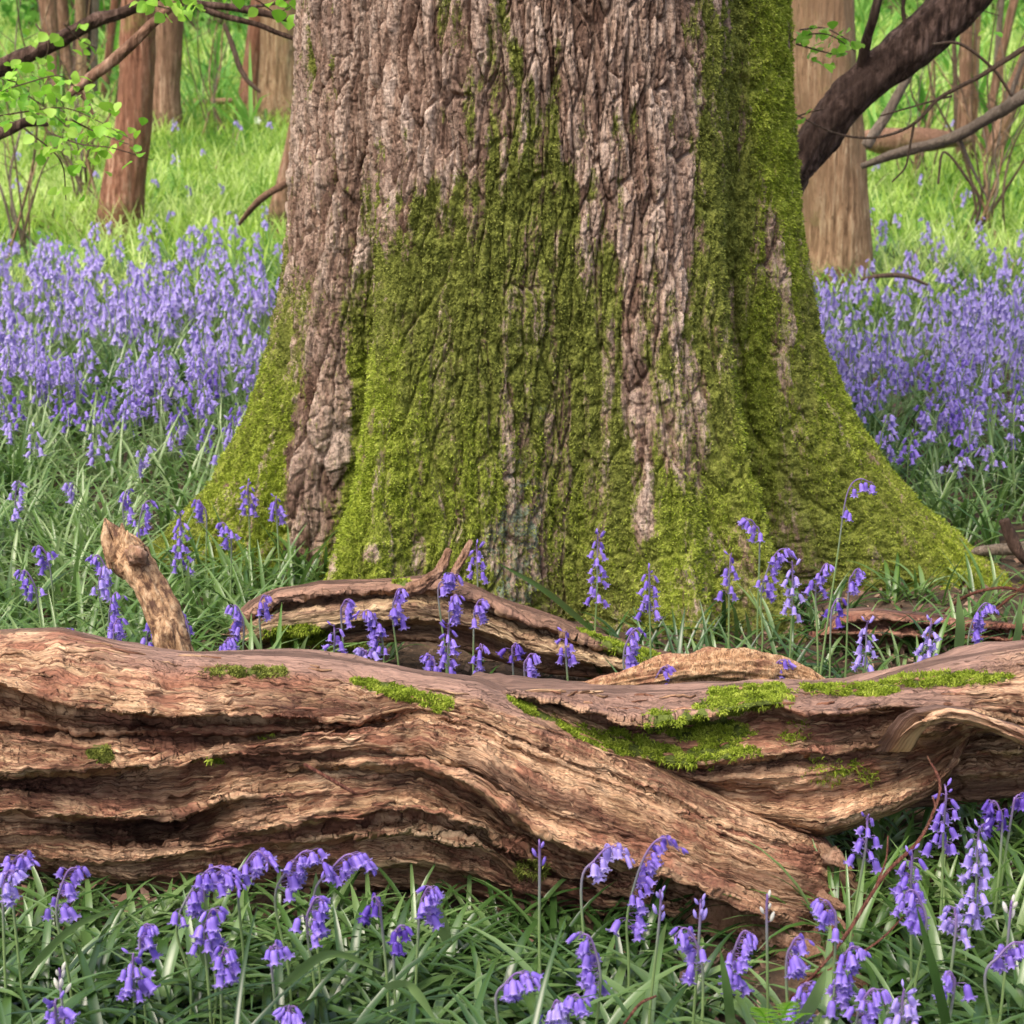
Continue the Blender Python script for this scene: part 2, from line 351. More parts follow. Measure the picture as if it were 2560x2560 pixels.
n = NT('dead_leaf'); c = n.ramp(n.attr('tip'), [(0, (.06, .028, .018)), (.5, (.15, .08, .05)), (1, (.28, .18, .12))]); n.col(c); n.rough(.7); MT['dead_leaf'] = n.m
n = NT('white_petal'); n.col((.85, .85, .8)); n.rough(.5); MT['white_petal'] = n.m

# ================================================================ ground
gx = np.concatenate([np.linspace(-60, -6, 30), np.linspace(-5.8, 5.8, 150), np.linspace(6, 60, 30)])
gy = np.concatenate([np.linspace(-6, 1.4, 12), np.linspace(1.5, 14, 220), np.linspace(14.3, 90, 90)])
GX, GY = np.meshgrid(gx, gy, indexing='ij'); GZ = gz(GX, GY) + np.where(GY < 14, .012 * fbm(GX * 6, GY * 6, 0, 4), .03 * perlin(GX, GY))
link('ground', mesh('ground', np.stack([GX, GY, GZ], -1), grid(len(gx), len(gy))[:, ::-1], MT['soil']))['kind'] = 'structure'
# ================================================================ the oak
TX, TY = .083, 5.30
def oak_R(ph, z):
    """trunk radius at compass angle ph (0 faces the camera, + to the right) and height z"""
    d = np.degrees(ph); zz = np.maximum(z, -.12)
    r = .642 + .012 * np.maximum(1.5 - zz, 0) + .085 * np.exp(-zz / .45)
    def lobe(c, a, h, s0, s1, p=2.0):
        dd = (d - c + 180) % 360 - 180; sg = s0 + s1 * np.minimum(np.maximum(zz, 0), 1.4)
        return a * np.exp(-zz / h) * np.exp(-np.abs(dd / sg) ** p)
    r = r + lobe(75, .62, .37, 12, 22, 1.7) + lobe(-77, .46, .37, 13, 20, 1.7) + lobe(-31, .40, .42, 9.5, 11, 1.7) + lobe(24, .22, .5, 7, 8, 1.7) + lobe(37, .36, .5, 6.5, 6, 1.6)
    r = r + lobe(-12, .05, .5, 12, 5) + lobe(130, .4, .4, 16, 15) + lobe(180, .3, .5, 16, 15) + lobe(-130, .4, .4, 16, 15)
    r = r - lobe(48.5, .46, .6, 6, 3, 1.5) - lobe(-45.5, .36, .7, 5.5, 1.5, 1.7) - lobe(3, .10, .5, 8, 4) - lobe(30.5, .08, .9, 3.5, 2, 1.6) - lobe(-22, .03, 1.2, 3, 2)
    return r
ph = np.concatenate([np.linspace(-108, 108, 1000), np.linspace(111, 249, 70)[:-1]]) * math.pi / 180
zz = np.concatenate([np.linspace(-.12, 1.62, 760), np.linspace(1.65, 6.5, 60)])
PH, ZZ = np.meshgrid(ph, zz)                       # rows = height
RR = oak_R(PH, ZZ)
u = PH * .70; 
wu = u + .03 * perlin(u * 5, ZZ * 2.2, 3) + .010 * perlin(u * 22, ZZ * 9, 8)
wz = ZZ + .03 * perlin(u * 9, ZZ * 5, 9)
f1, f2, cid = voro(wu / .033, wz / .22, 5)
g1, g2, gid = voro(wu / .016 + 9 + .3 * perlin(u * 60, ZZ * 30, 40), wz / .070, 9)
fis = .75 * sstep(.0, .11, f2 - f1) + .25 * sstep(.05, .5, f2 - f1); fi2 = sstep(.0, .18, g2 - g1)
rd1 = 1 - sstep(.0, .075, np.abs(perlin(wu * 17, wz * .7, 2))); rd2 = 1 - sstep(.0, .12, np.abs(perlin(wu * 46, wz * 3.2, 7)))
vr = -.8 * rd2 - 1.3 * rd1 * sstep(-.2, .2, perlin(u * 5, ZZ * 3, 31)) + .6 * perlin(wu * 60, wz * 12, 3)
BX = TX + RR * np.sin(PH); BY = TY - RR * np.cos(PH)
px, py = pix(np.stack([BX, BY, ZZ], -1))
front = np.cos(PH) > -.2
ns = perlin(u * 26, ZZ * 3.0, 15) + .5 * perlin(u * 50, ZZ * 8, 16)
nz = fbm(u * 7, ZZ * 3.5, 1, 4); nf = fbm(u * 30, ZZ * 10, 2, 3)
def ell(cx, cy, rx, ry, e=.35, amp=.35):
    q = np.sqrt(((px - cx) / rx) ** 2 + ((py - cy) / ry) ** 2) + amp * 1.1 * nz + .22 * nf + .45 * ns
    return sstep(1 + e, 1 - e, q)
bare = np.maximum.reduce([ell(955, 60, 225, 440), .8 * ell(790, 420, 120, 420, .5), ell(1540, 60, 215, 400), .85 * ell(1600, 450, 120, 300, .5), ell(1400, -60, 140, 260),
                          .8 * ell(1680, 560, 60, 300), .78 * ell(812, 960, 50, 330, .5, .4), .62 * ell(1930, 620, 22, 120, .5, .8), .5 * ell(1960, 860, 20, 120, .4, .8),
                          .6 * ell(1720, 1000, 60, 170, .5, .6), .6 * ell(1590, 900, 50, 220, .5, .6), .8 * ell(760, 1220, 60, 200), .75 * ell(770, 1330, 60, 140)])
bare = np.where(front, bare, 0) 
mossm = np.clip(1 - bare, 0, 1) * sstep(2.6, 1.4, ZZ + .4 * nz)
streak = sstep(.25, -.3, perlin(wu * 30, wz * 2.5, 5) + .3 * nz)         # bare streaks show through thin moss
thin = np.maximum.reduce([.85 * ell(1250, 250, 200, 420, .5), .62 * ell(1480, 900, 260, 480, .5), .30 + .25 * sstep(-.1, .5, nz)])
mossm = mossm * (1 - thin * .75 * (1 - streak))
mossm = mossm * (1 - .35 * np.clip(rd1 + .4 * rd2, 0, 1))
fresh = np.maximum.reduce([ell(690, 1330, 210, 330, .4), ell(880, 1230, 190, 330, .5) * .9, ell(2200, 1180, 170, 330, .5), ell(2420, 1400, 260, 230), ell(1950, 330, 60, 600, .5) * .85,
                           ell(560, 1100, 130, 300, .5) * .9, ell(1720, 1420, 120, 220, .5) * .65, ell(1900, 1050, 60, 400, .5) * .5, ell(1150, 1300, 350, 200, .5) * .45])
fresh = fresh * (1 - .75 * ell(2130, 1330, 170, 250, .5)) 
fresh = np.clip(fresh * (.8 + .5 * nz), 0, 1)
lich = np.maximum(.7 * ell(1315, 1370, 95, 150, .5, .7), .35 * ell(1330, 1150, 90, 160))
lich = np.maximum(lich, np.clip(.62 * ell(930, 1385, 25, 28) + .7 * ell(1620, 1270, 22, 90, .4, .4) + .6 * ell(1480, 1290, 15, 60), 0, 1) * 0)
mossm = mossm * (1 - np.clip(.5 * ell(930, 1385, 16, 20, .7, .9) + .8 * ell(1622, 1270, 18, 90, .5, .8), 0, 1)) * (1 - .8 * lich)
thick = np.clip(mossm, 0, 1)
lump = fbm(u * 42, ZZ * 30, 4, 4, .65)
H = (.024 * fis + .0075 * fi2 + .008 * vr) * (1 - .32 * thick) + (.013 * (cid - .5) + .009 * (gid - .5)) * (1 - .6 * thick) + thick * (.0085 * lump + .003) + .0030 * fbm(u * 130, ZZ * 60, 6, 2)
H += .006 * fbm(u * 14, ZZ * 9, 12, 3)
H = H * sstep(-.2, .4, ZZ * 0 + 1)
# normal from the smooth shape
P0 = np.stack([BX, BY, ZZ], -1); N0 = gnormal(P0, True); 
out = np.stack([np.sin(PH), -np.cos(PH), 0 * PH], -1); sgn = np.sign((N0 * out).sum(-1, keepdims=True)); N0 = N0 * sgn
P1 = P0 + N0 * (H - .026)[..., None]
nzr, nph = PH.shape
V = P1.reshape(-1, 3); Qd = grid(nzr, nph, True)
V = np.vstack([V, [[TX, TY, 6.6]]]); k = np.arange(nph); k2 = (k + 1) % nph; top = (nzr - 1) * nph
Qd = np.vstack([Qd, np.stack([top + k, top + k2, k * 0 + len(V) - 1, k * 0 + len(V) - 1], 1)])[:, ::1]
mask = np.vstack([np.stack([mossm, fresh, lich], -1).reshape(-1, 3), [[0, 0, 0]]])
plate = np.append((.5 * cid + .5 * gid).ravel(), 0)
oak = empty('oak_tree', (TX, TY, 0), 'massive mossy oak trunk with flared buttress roots, standing in the bluebells', 'tree')
V = V - np.array([TX, TY, 0])
otr = link('trunk', mesh('trunk', V, Qd, MT['oak'], {'mask': mask, 'plate': plate}), oak)

def moss_tufts(P, N, wgt, n, L, W, mat, parent, name='moss', seed=1, droop=1.2, org=(0, 0, 0)):
    """short curved moss shoots standing on a surface"""
    r = np.random.RandomState(seed); p = wgt.ravel().astype(float); p = p / p.sum(); i = r.choice(len(p), n, p=p)
    B = P.reshape(-1, 3)[i]; Nn = N.reshape(-1, 3)[i]
    B = B + r.normal(size=B.shape) * .0012
    D = Nn + r.normal(size=Nn.shape) * .55; D /= np.linalg.norm(D, axis=1)[:, None]
    side = np.cross(D, r.normal(size=D.shape)); side /= np.linalg.norm(side, axis=1)[:, None]
    l = L * (.5 + r.rand(n)); w_ = W * (.6 + .8 * r.rand(n))
    mid = B + D * (l * .55)[:, None]; D2 = D + np.array([0, 0, -.45 * droop]) + r.normal(size=D.shape) * .2
    tip = mid + D2 * (l * .5)[:, None]
    a, b = B - Nn * .001 - side * w_[:, None] * .5, B - Nn * .001 + side * w_[:, None] * .5
    c, d = mid + side * w_[:, None] * .6, mid - side * w_[:, None] * .6
    V = np.stack([a, b, c, d, tip], 1).reshape(-1, 3) - np.array(org); o = np.arange(n)[:, None] * 5
    Q = np.concatenate([o + [0, 1, 2, 3], o + [3, 2, 4, 4]], 0)
    T = np.concatenate([np.stack([o[:, 0], o[:, 0] + 1, o[:, 0] + 2], 1), np.stack([o[:, 0], o[:, 0] + 2, o[:, 0] + 3], 1), np.stack([o[:, 0] + 3, o[:, 0] + 2, o[:, 0] + 4], 1)])
    rn = np.repeat(np.clip(.5 + .45 * perlin(B[:, 0] * 40, B[:, 1] * 40, B[:, 2] * 40) + r.normal(size=n) * .18, 0, 1), 5)
    o_ = link(name, mesh(name, V, T, mat, {'tip': rn}), parent); o_['kind'] = 'stuff'; return o_
vis = (np.cos(PH) > -.25) & (ZZ > -.02) & (ZZ < 1.6)
area = RR * 1.0
low = np.where(vis, 1, 0) * area
moss_tufts(P1, N0, low * np.clip(fresh, 0, 1) * np.clip(mossm * 1.5 - .5, 0, 1) * (fis > .35), 140000, .0065, .0020, MT['moss_fresh'], oak, 'fresh_moss', 2, org=(TX, TY, 0))
moss_tufts(P1, N0, low * np.clip(mossm * 1.4 - .4, 0, 1) * np.clip(1 - fresh, .1, 1) * (fis > .4), 120000, .005, .0020, MT['moss_olive'], oak, 'olive_moss', 3, org=(TX, TY, 0))

# ================================================================ lofted split wood
def rowcurve(pts, X, sm=14):
    p = np.array(pts, float); e = np.interp(X, p[:, 0], p[:, 1]); k = max(1, int(sm / (X[1] - X[0]))); kk = np.hanning(2 * k + 3)[1:-1]; kk /= kk.sum()
    return np.convolve(np.pad(e, k, mode='edge'), kk, 'valid')
def loft(name, xs, rows, Yf, nX, parent, mat, back=.17, res=2.2, amp=1.0, ends=(0, 0), seed=0, org=(0, 0, 0), masks=None, bulge=.16, tilt=.06, rag=1.0, maxdip=1.0):
    """A log built from its traced ledges. rows: (y values at xs, relief values at xs); the relief is metres towards the viewer.
       returns P (nX x nR x 3), N, px, py"""
    X = np.linspace(xs[0], xs[-1], nX); ys = []; ds = []
    for i, (yy, dd) in enumerate(rows):
        yv = rowcurve(list(zip(xs, yy)), X); dv = rowcurve(list(zip(xs, np.broadcast_to(dd, (len(xs),)))), X)
        if 0 < i < len(rows) - 1:
            yv = yv + rag * (5.0 * perlin(X / 55, i // 2 * 3.3 + seed) + 3.0 * perlin(X / 17, i // 2 * 7.1 + seed) + 2 * perlin(X / 6, i // 2 * 7.1 + seed))
            dv = dv * (1 + .35 * perlin(X / 70, i * 2.7 + seed))
        ys.append(yv); ds.append(dv)
    ys = np.array(ys); ds = np.array(ds)
    for i in range(1, len(ys)): ys[i] = np.maximum(ys[i], ys[i - 1] + .8)
    Y_, D_, S_ = [], [], []; s0 = 0
    for i in range(len(ys) - 1):
        gap = np.percentile(ys[i + 1] - ys[i], 80); n = max(3, int(gap / res)); 
        for t in np.linspace(0, 1, n, endpoint=False):
            Y_.append(ys[i] * (1 - t) + ys[i + 1] * t); tt = t * t * (3 - 2 * t); D_.append(ds[i] * (1 - tt) + ds[i + 1] * tt); S_.append(s0 + t * max(gap, 8) / 1500.)
        s0 += max(gap, 8) / 1500.
    Y_.append(ys[-1]); D_.append(ds[-1]); S_.append(s0)
    PY = np.array(Y_).T; DD = np.array(D_).T; SS = np.broadcast_to(np.array(S_), PY.shape); XX = np.broadcast_to(X[:, None], PY.shape)
    v = (PY - ys[0][:, None]) / (ys[-1] - ys[0])[:, None]
    b = bulge * np.sqrt(np.clip(1 - (2 * v - 1) ** 2, 0, 1))
    Yw = np.interp(X, *Yf)[:, None] + bulge - b + tilt * (1 - v) - 1.3 * DD * np.sqrt(np.clip(4 * v * (1 - v), 0, 1)) ** .5
    P = at(XX, PY, Yw)
    # fibre displacement
    g = P[..., 0]
    sw = SS + .006 * perlin(g * 2, SS * 9, seed) + .0015 * perlin(g * 11, SS * 30, seed)
    disp = .0035 * perlin(g * 3.2, sw * 50, seed) + .0030 * perlin(g * 7, sw * 150, seed + 3) + .0026 * perlin(g * 9, sw * 380, seed)
    def terr(q, h, k=.8):                                # stepped, splintered layers with crisp edges
        fl = np.floor(q); return h * (fl + sstep(k, 1, q - fl))
    disp += terr(perlin(g * 2.2 + .25 * perlin(g * 14, sw * 60, 2), sw * 30 + .25 * perlin(g * 25, sw * 20, 6), seed + 5) * 2.6 + 3, .0060, .86) - .018
    disp += terr(perlin(g * 6 + .3 * perlin(g * 30, sw * 90, 2), sw * 75, seed + 8) * 1.8 + 3, .0034, .84) - .010
    disp -= .010 * (1 - sstep(0, .05, np.abs(perlin(g * 2.6 + .3 * perlin(g * 9, sw * 60), sw * 34, seed + 40)))) * sstep(-.1, .2, perlin(g * 3, sw * 10, seed + 50))
    disp -= .006 * (1 - sstep(0, .07, np.abs(perlin(g * 6, sw * 105, seed + 44))))
    disp -= .0035 * (1 - sstep(0, .10, np.abs(perlin(g * 45 + perlin(g * 8, sw * 50) * 2, sw * 45, seed + 70)))) * sstep(.05, .3, perlin(g * 6, sw * 20, seed + 71))
    disp += .003 * fbm(g * 25, P[..., 2] * 25, seed, 3)
    f1, f2, _ = voro((g * 9 + perlin(g * 4, sw * 40)).astype(float), (sw * 60).astype(float), 3 + seed)
    disp += .003 * (sstep(0, .15, f2 - f1) - .6)
    # back half
    T, Bm = P[:, 0], P[:, -1]; mid = (T + Bm) / 2; hv = (Bm - T) / 2; nb = 22
    th = np.linspace(0, math.pi, nb + 2)[1:-1]
    br = back * (1 + .1 * perlin(X / 60, 4.))
    BK = mid[:, None] + hv[:, None] * np.cos(th)[None, :, None] + (np.sin(th)[None, :] * br[:, None])[..., None] * np.array([0, 1., 0])
    BK = BK + (.012 * perlin(BK[..., 0] * 4, BK[..., 1] * 30, BK[..., 2] * 30))[..., None] * np.array([0, 1, .3])
    A = np.concatenate([P, BK], 1); N = gnormal(A, True)
    cen = A.mean(1, keepdims=True); sg = np.sign((N * (A - cen)).sum(-1).mean()); N = N * sg
    fade = np.concatenate([np.clip(np.minimum(v, 1 - v) * 14, .25, 1), np.full((nX, nb), .0)], 1)
    dsp = np.concatenate([disp, np.zeros((nX, nb))], 1) * fade * amp
    A = A + N * dsp[..., None]
    for side, kpx in enumerate(ends):            # ragged broken ends
        if not kpx: continue
        dist = (X - X[0]) if side == 0 else (X[-1] - X)
        t = np.clip(dist / kpx, 0, 1); f = np.sqrt(1 - (1 - t) ** 2)[:, None]
        jag = np.clip(f + .12 * perlin(np.arange(A.shape[1])[None] * .15, dist[:, None] / kpx * 3, 5) * (1 - t[:, None]), .0, 1)
        A = cen + (A - cen) * jag[..., None]
        k = np.arange(A.shape[1])[None] * res; sh = .055 * (perlin(k / 120., side * 3.) + .7 * perlin(k / 34., 2.) + .5 * perlin(k / 9., 4.)) * np.clip(1 - dist / 170., 0, 1)[:, None]
        A[..., 0] += sh * (1 if side else -1)
    px_, py_ = pix(A); nA = A.shape[1]
    gr = np.concatenate([np.stack([g, sw, 0 * g], -1), np.stack([BK[..., 0], -.05 - .45 * np.broadcast_to((1 - np.cos(math.pi - th)) / 2, BK.shape[:2]), 0 * BK[..., 0]], -1)], 1)
    N = gnormal(A, True) * sg
    frontm = np.concatenate([np.ones_like(g), np.zeros((nX, nb))], 1)
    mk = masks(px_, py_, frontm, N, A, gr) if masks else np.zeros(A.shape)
    mk[..., 0] = np.maximum(mk[..., 0], 1 - frontm)
    Vv = A.reshape(-1, 3) - np.array(org); Qd = grid(nX, nA, True)
    e0 = len(Vv); Vv = np.vstack([Vv, A[0].mean(0) - org, A[-1].mean(0) - org]); k = np.arange(nA); k2 = (k + 1) % nA
    Qd = np.vstack([Qd, np.stack([k2, k, k * 0 + e0, k * 0 + e0], 1), np.stack([(nX - 1) * nA + k, (nX - 1) * nA + k2, k * 0 + e0 + 1, k * 0 + e0 + 1], 1)])
    z3 = np.zeros((2, 3))
    o = link(name, mesh(name, Vv, Qd, mat, {'grain': np.vstack([gr.reshape(-1, 3), z3]), 'mask': np.vstack([mk.reshape(-1, 3), z3])}), parent)
    return o, A, N, px_, py_, frontm
def blob(px, py, cx, cy, rx, ry, rot=0, e=.35, amp=.3, f=40.):
    c, s = math.cos(R(rot)), math.sin(R(rot)); dx, dy = px - cx, py - cy
    q = np.sqrt(((dx * c + dy * s) / rx) ** 2 + ((-dx * s + dy * c) / ry) ** 2) + amp * perlin(px / f, py / f, 3) + amp * .6 * perlin(px / f * 3, py / f * 3, 5)
    return sstep(1 + e, 1 - e, q)
def mx(*a): return np.maximum.reduce(a)

LORG = np.array(at(1000, 2200, 3.05)); LORG[2] = 0
flog = empty('fallen_log', LORG, 'long weathered split log with swirling orange grain lying across the foreground', 'log')
xs = [-260, 0, 150, 300, 450, 600, 750, 900, 1050, 1200, 1350, 1500, 1650, 1800, 1950, 2060, 2125]
A_rows = [
 ([1610,1583,1578,1613,1633,1637,1637,1655,1680,1702,1775,1846,1911,1985,2047,2090,2140], 0),
 ([1660,1640,1625,1650,1670,1680,1690,1715,1735,1765,1822,1884,1945,2012,2075,2110,2160], [.01,.01,.02,.02,.015,.01,.01,.01,.01,.01,.01,.01,.01,.01,.01,.01,.0]),
 ([1715,1708,1765,1782,1792,1785,1797,1795,1762,1800,1864,1918,1978,2050,2108,2140,2180], [.04,.04,.045,.045,.045,.04,.035,.02,.01,.01,.01,.01,.01,.01,.01,.01,0]),
 ([1728,1722,1778,1796,1808,1800,1812,1803,1768,1808,1874,1928,1988,2060,2116,2148,2185], [-.04,-.04,-.055,-.055,-.06,-.06,-.05,-.02,0,0,0,0,0,0,0,0,0]),
 ([1815,1811,1818,1833,1825,1830,1824,1808,1774,1815,1890,1945,2005,2078,2130,2160,2195], [-.02,-.015,-.01,-.005,-.015,-.02,-.02,.0,0,.008,.008,.008,.008,.008,.008,.008,0]),
 ([1826,1822,1832,1845,1838,1840,1832,1812,1780,1822,1898,1952,2012,2086,2138,2166,2200], [-.06,-.05,-.045,-.04,-.05,-.055,-.04,-.01,0,0,0,0,0,0,0,0,0]),
 ([1840,1838,1862,1882,1886,1857,1838,1818,1792,1838,1920,1976,2032,2106,2160,2184,2210], [.015,.015,.015,.01,-.01,.03,.04,.04,.03,.01,.005,.005,.005,.005,.005,.005,0]),
 ([1940,1937,1932,1920,1903,1882,1884,1868,1872,1930,2024,2074,2120,2190,2248,2270,2280], [.05,.045,.04,.035,.02,.04,.045,.045,.04,.035,.02,.015,.015,.015,.015,.01,0]),
 ([1954,1950,1946,1936,1918,1896,1894,1878,1882,1940,2034,2084,2130,2200,2256,2278,2285], [-.06,-.05,-.05,-.05,-.04,.0,.01,.02,.02,.02,.018,.012,.012,.012,.012,.01,0]),
 ([1968,1966,1976,1988,1990,1945,1908,1909,1908,1968,2080,2133,2178,2246,2310,2345,2335], [-.03,-.02,-.02,-.02,-.04,.02,.03,.045,.05,.06,.07,.075,.075,.07,.06,.03,0]),
 ([1974,1974,1986,2000,2000,1952,1918,1922,1926,1992,2104,2158,2204,2272,2334,2366,2350], [.01,.015,.01,.0,-.04,.03,.015,.0,-.01,-.045,-.06,-.065,-.07,-.07,-.07,-.05,0]),
 ([2030,2030,2040,2050,2036,1990,1985,1968,1962,2030,2128,2185,2232,2300,2356,2385,2365], [.04,.035,.03,.03,.0,.045,.03,.02,.01,-.02,-.03,-.04,-.04,-.045,-.05,-.03,0]),
 ([2042,2042,2054,2062,2046,1996,1992,1974,1970,2038,2136,2193,2240,2308,2364,2392,2370], [-.03,-.03,-.04,-.11,-.14,.03,.035,.025,.01,-.02,-.03,-.04,-.045,-.05,-.055,-.03,0]),
 ([2095,2093,2088,2106,2104,2078,2055,2040,2026,2062,2160,2217,2264,2326,2384,2405,2380], [.03,.025,.01,-.09,-.11,.045,.045,.045,.04,.03,.0,-.015,-.02,-.03,-.04,-.02,0]),
 ([2102,2100,2098,2116,2116,2090,2068,2054,2040,2078,2172,2230,2276,2336,2392,2410,2384], [.0,.0,.0,.0,.01,.02,.0,-.015,-.02,-.03,-.04,-.045,-.05,-.055,-.06,-.03,0]),
 ([2116,2116,2136,2160,2140,2126,2104,2082,2068,2105,2198,2252,2300,2356,2410,2425,2395], [.02,.02,.02,.03,.03,.03,.03,.03,.025,.01,-.01,-.02,-.03,-.04,-.05,-.02,0]),
 ([2124,2124,2146,2170,2152,2138,2118,2098,2086,2122,2210,2264,2310,2366,2416,2430,2400], [.0,.0,.005,.01,.0,.0,-.01,-.02,-.03,-.04,-.045,-.05,-.055,-.06,-.06,-.03,0]),
 ([2145,2150,2170,2205,2190,2165,2160,2160,2155,2188,2245,2290,2340,2390,2436,2445,2410], [.02,.02,.02,.02,.02,.025,.02,.02,.015,.0,-.02,-.03,-.04,-.05,-.05,-.02,0]),
 ([2152,2157,2178,2216,2200,2176,2172,2174,2170,2203,2256,2302,2350,2400,2444,2450,2414], [-.01,-.01,-.01,-.01,-.01,-.01,-.015,-.03,-.035,-.04,-.05,-.06,-.06,-.06,-.05,-.02,0]),
 ([2172,2176,2199,2259,2232,2222,2226,2226,2229,2246,2290,2345,2392,2437,2466,2462,2420], 0)]
def A_mask(px, py, fr, N, A, gr):
    n1 = perlin(gr[..., 0] * 3, gr[..., 1] * 25, 7)
    tp = np.interp(px, xs, A_rows[0][0])
    grey = sstep(75, 25, py - tp + 18 * n1) * sstep(120, 420, px) * sstep(1500, 1280, px)
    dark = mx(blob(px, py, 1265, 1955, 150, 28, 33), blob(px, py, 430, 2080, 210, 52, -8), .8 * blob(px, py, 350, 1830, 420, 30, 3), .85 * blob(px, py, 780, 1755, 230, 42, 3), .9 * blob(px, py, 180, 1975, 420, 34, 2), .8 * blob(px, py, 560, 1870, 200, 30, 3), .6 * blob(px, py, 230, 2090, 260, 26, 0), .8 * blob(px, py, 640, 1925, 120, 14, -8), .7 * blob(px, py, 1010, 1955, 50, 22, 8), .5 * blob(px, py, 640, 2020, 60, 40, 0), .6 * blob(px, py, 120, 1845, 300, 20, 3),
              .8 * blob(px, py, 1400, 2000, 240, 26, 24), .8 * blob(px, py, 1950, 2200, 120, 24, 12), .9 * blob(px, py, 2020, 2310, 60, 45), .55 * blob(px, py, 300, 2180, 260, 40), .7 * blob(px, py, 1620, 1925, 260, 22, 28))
    und = .9 * sstep(0, 60, py - np.interp(px, xs, A_rows[10][0]) + 20 * n1) * sstep(1100, 1350, px) + .0 * px  # darker under the overhanging lip: shade put into the wood colour
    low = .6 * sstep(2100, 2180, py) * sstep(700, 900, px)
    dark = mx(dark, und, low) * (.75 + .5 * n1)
    ms = mx(blob(px, py, 985, 1728, 105, 17, 15), .8 * blob(px, py, 1090, 1752, 50, 20, 10), .7 * blob(px, py, 250, 1885, 38, 22), .6 * blob(px, py, 620, 1680, 120, 14), .7 * blob(px, py, 672, 1841, 30, 6, -15), .7 * blob(px, py, 540, 1903, 28, 8),
            blob(px, py, 1345, 1772, 75, 20, 24), .9 * blob(px, py, 1470, 1838, 110, 18, 27), .7 * blob(px, py, 1330, 2175, 50, 25) * .7)
    return np.stack([grey, np.clip(dark, 0, 1) * fr, ms * fr], -1)
YA = ([-260, 0, 600, 1200, 1600, 2000, 2125], [3.02, 3.0, 2.97, 2.93, 2.88, 2.84, 2.86])
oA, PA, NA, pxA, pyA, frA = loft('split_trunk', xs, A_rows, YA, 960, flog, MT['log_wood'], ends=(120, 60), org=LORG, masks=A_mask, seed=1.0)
xb = [1130, 1280, 1400, 1480, 1560, 1640, 1760, 1880, 1940, 2000, 2060, 2120, 2180, 2240, 2300, 2340, 2380, 2420, 2480, 2560, 2700, 2860]
B_rows = [
 ([1725,1728,1733,1734,1734,1732,1724,1712,1711,1713,1714,1712,1704,1690,1672,1660,1650,1641,1630,1620,1608,1600], 0),
 ([1728,1734,1742,1752,1758,1762,1752,1738,1736,1742,1740,1730,1724,1718,1712,1708,1704,1700,1696,1690,1682,1675], [.0,.01,.01,.01,.01,.01,.01,.01,.01,.01,.005,0,0,0,0,0,0,0,0,0,0,0]),
 ([1731,1737,1753,1780,1806,1806,1786,1763,1762,1780,1786,1782,1770,1766,1768,1770,1772,1774,1776,1786,1800,1800], [.01,.02,.03,.035,.035,.035,.035,.035,.04,.045,.045,.045,.045,.04,.03,.03,.03,.03,.03,.03,.03,.03]),
 ([1735,1741,1764,1794,1820,1818,1800,1777,1774,1793,1799,1794,1782,1778,1780,1780,1781,1782,1783,1794,1808,1808], [-.02,-.02,-.05,-.05,-.05,-.055,-.05,-.05,-.06,-.06,-.06,-.06,-.05,-.03,0,.01,.02,.02,.02,.02,.02,.02]),
 ([1740,1745,1780,1820,1852,1868,1868,1850,1846,1850,1856,1850,1842,1830,1805,1800,1796,1792,1792,1803,1818,1818], [-.03,-.03,-.04,-.04,-.04,-.03,-.02,-.03,-.03,-.03,-.03,-.03,-.03,-.02,.02,.035,.045,.05,.05,.045,.04,.04]),
 ([1745,1752,1795,1842,1872,1898,1908,1896,1888,1878,1876,1872,1866,1858,1842,1832,1820,1806,1802,1816,1830,1830], [-.03,-.03,-.03,-.03,-.03,-.01,-.01,-.01,-.01,-.01,-.01,-.01,-.02,-.02,.01,.03,.05,.055,.055,.05,.05,.05]),
 ([1748,1756,1800,1850,1882,1908,1920,1908,1902,1892,1890,1884,1878,1870,1858,1850,1834,1812,1808,1822,1838,1838], [-.05,-.05,-.05,-.05,-.05,-.05,-.05,-.05,-.05,-.05,-.05,-.05,-.06,-.07,-.06,-.04,.0,.04,.05,.05,.05,.05]),
 ([1752,1762,1806,1858,1896,1926,1955,1950,1948,1943,1934,1925,1915,1904,1890,1880,1856,1820,1814,1830,1846,1846], [-.03,-.03,-.03,-.03,-.03,-.03,-.02,-.02,-.02,-.02,-.02,-.03,-.04,-.07,-.09,-.08,-.03,.03,.045,.045,.045,.045]),
 ([1755,1768,1812,1866,1906,1940,1976,1990,1994,1992,1984,1970,1956,1938,1918,1906,1878,1826,1818,1836,1852,1852], [-.05,-.05,-.05,-.05,-.05,-.05,-.05,-.045,-.04,-.035,-.04,-.045,-.05,-.07,-.09,-.08,-.04,.01,.03,.03,.03,.03]),
 ([1758,1776,1822,1880,1925,1960,2005,2042,2052,2062,2078,2060,2042,2022,1990,1964,1924,1832,1824,1844,1862,1862], [-.02,-.02,-.02,-.02,-.02,-.02,-.02,.0,.01,.02,.05,.05,.05,.045,.03,.02,.02,.02,.02,.02,.02,.02]),
 ([1762,1785,1835,1895,1945,1985,2035,2070,2080,2090,2094,2078,2056,2036,2006,1978,1938,1838,1831,1852,1872,1872], 0)]
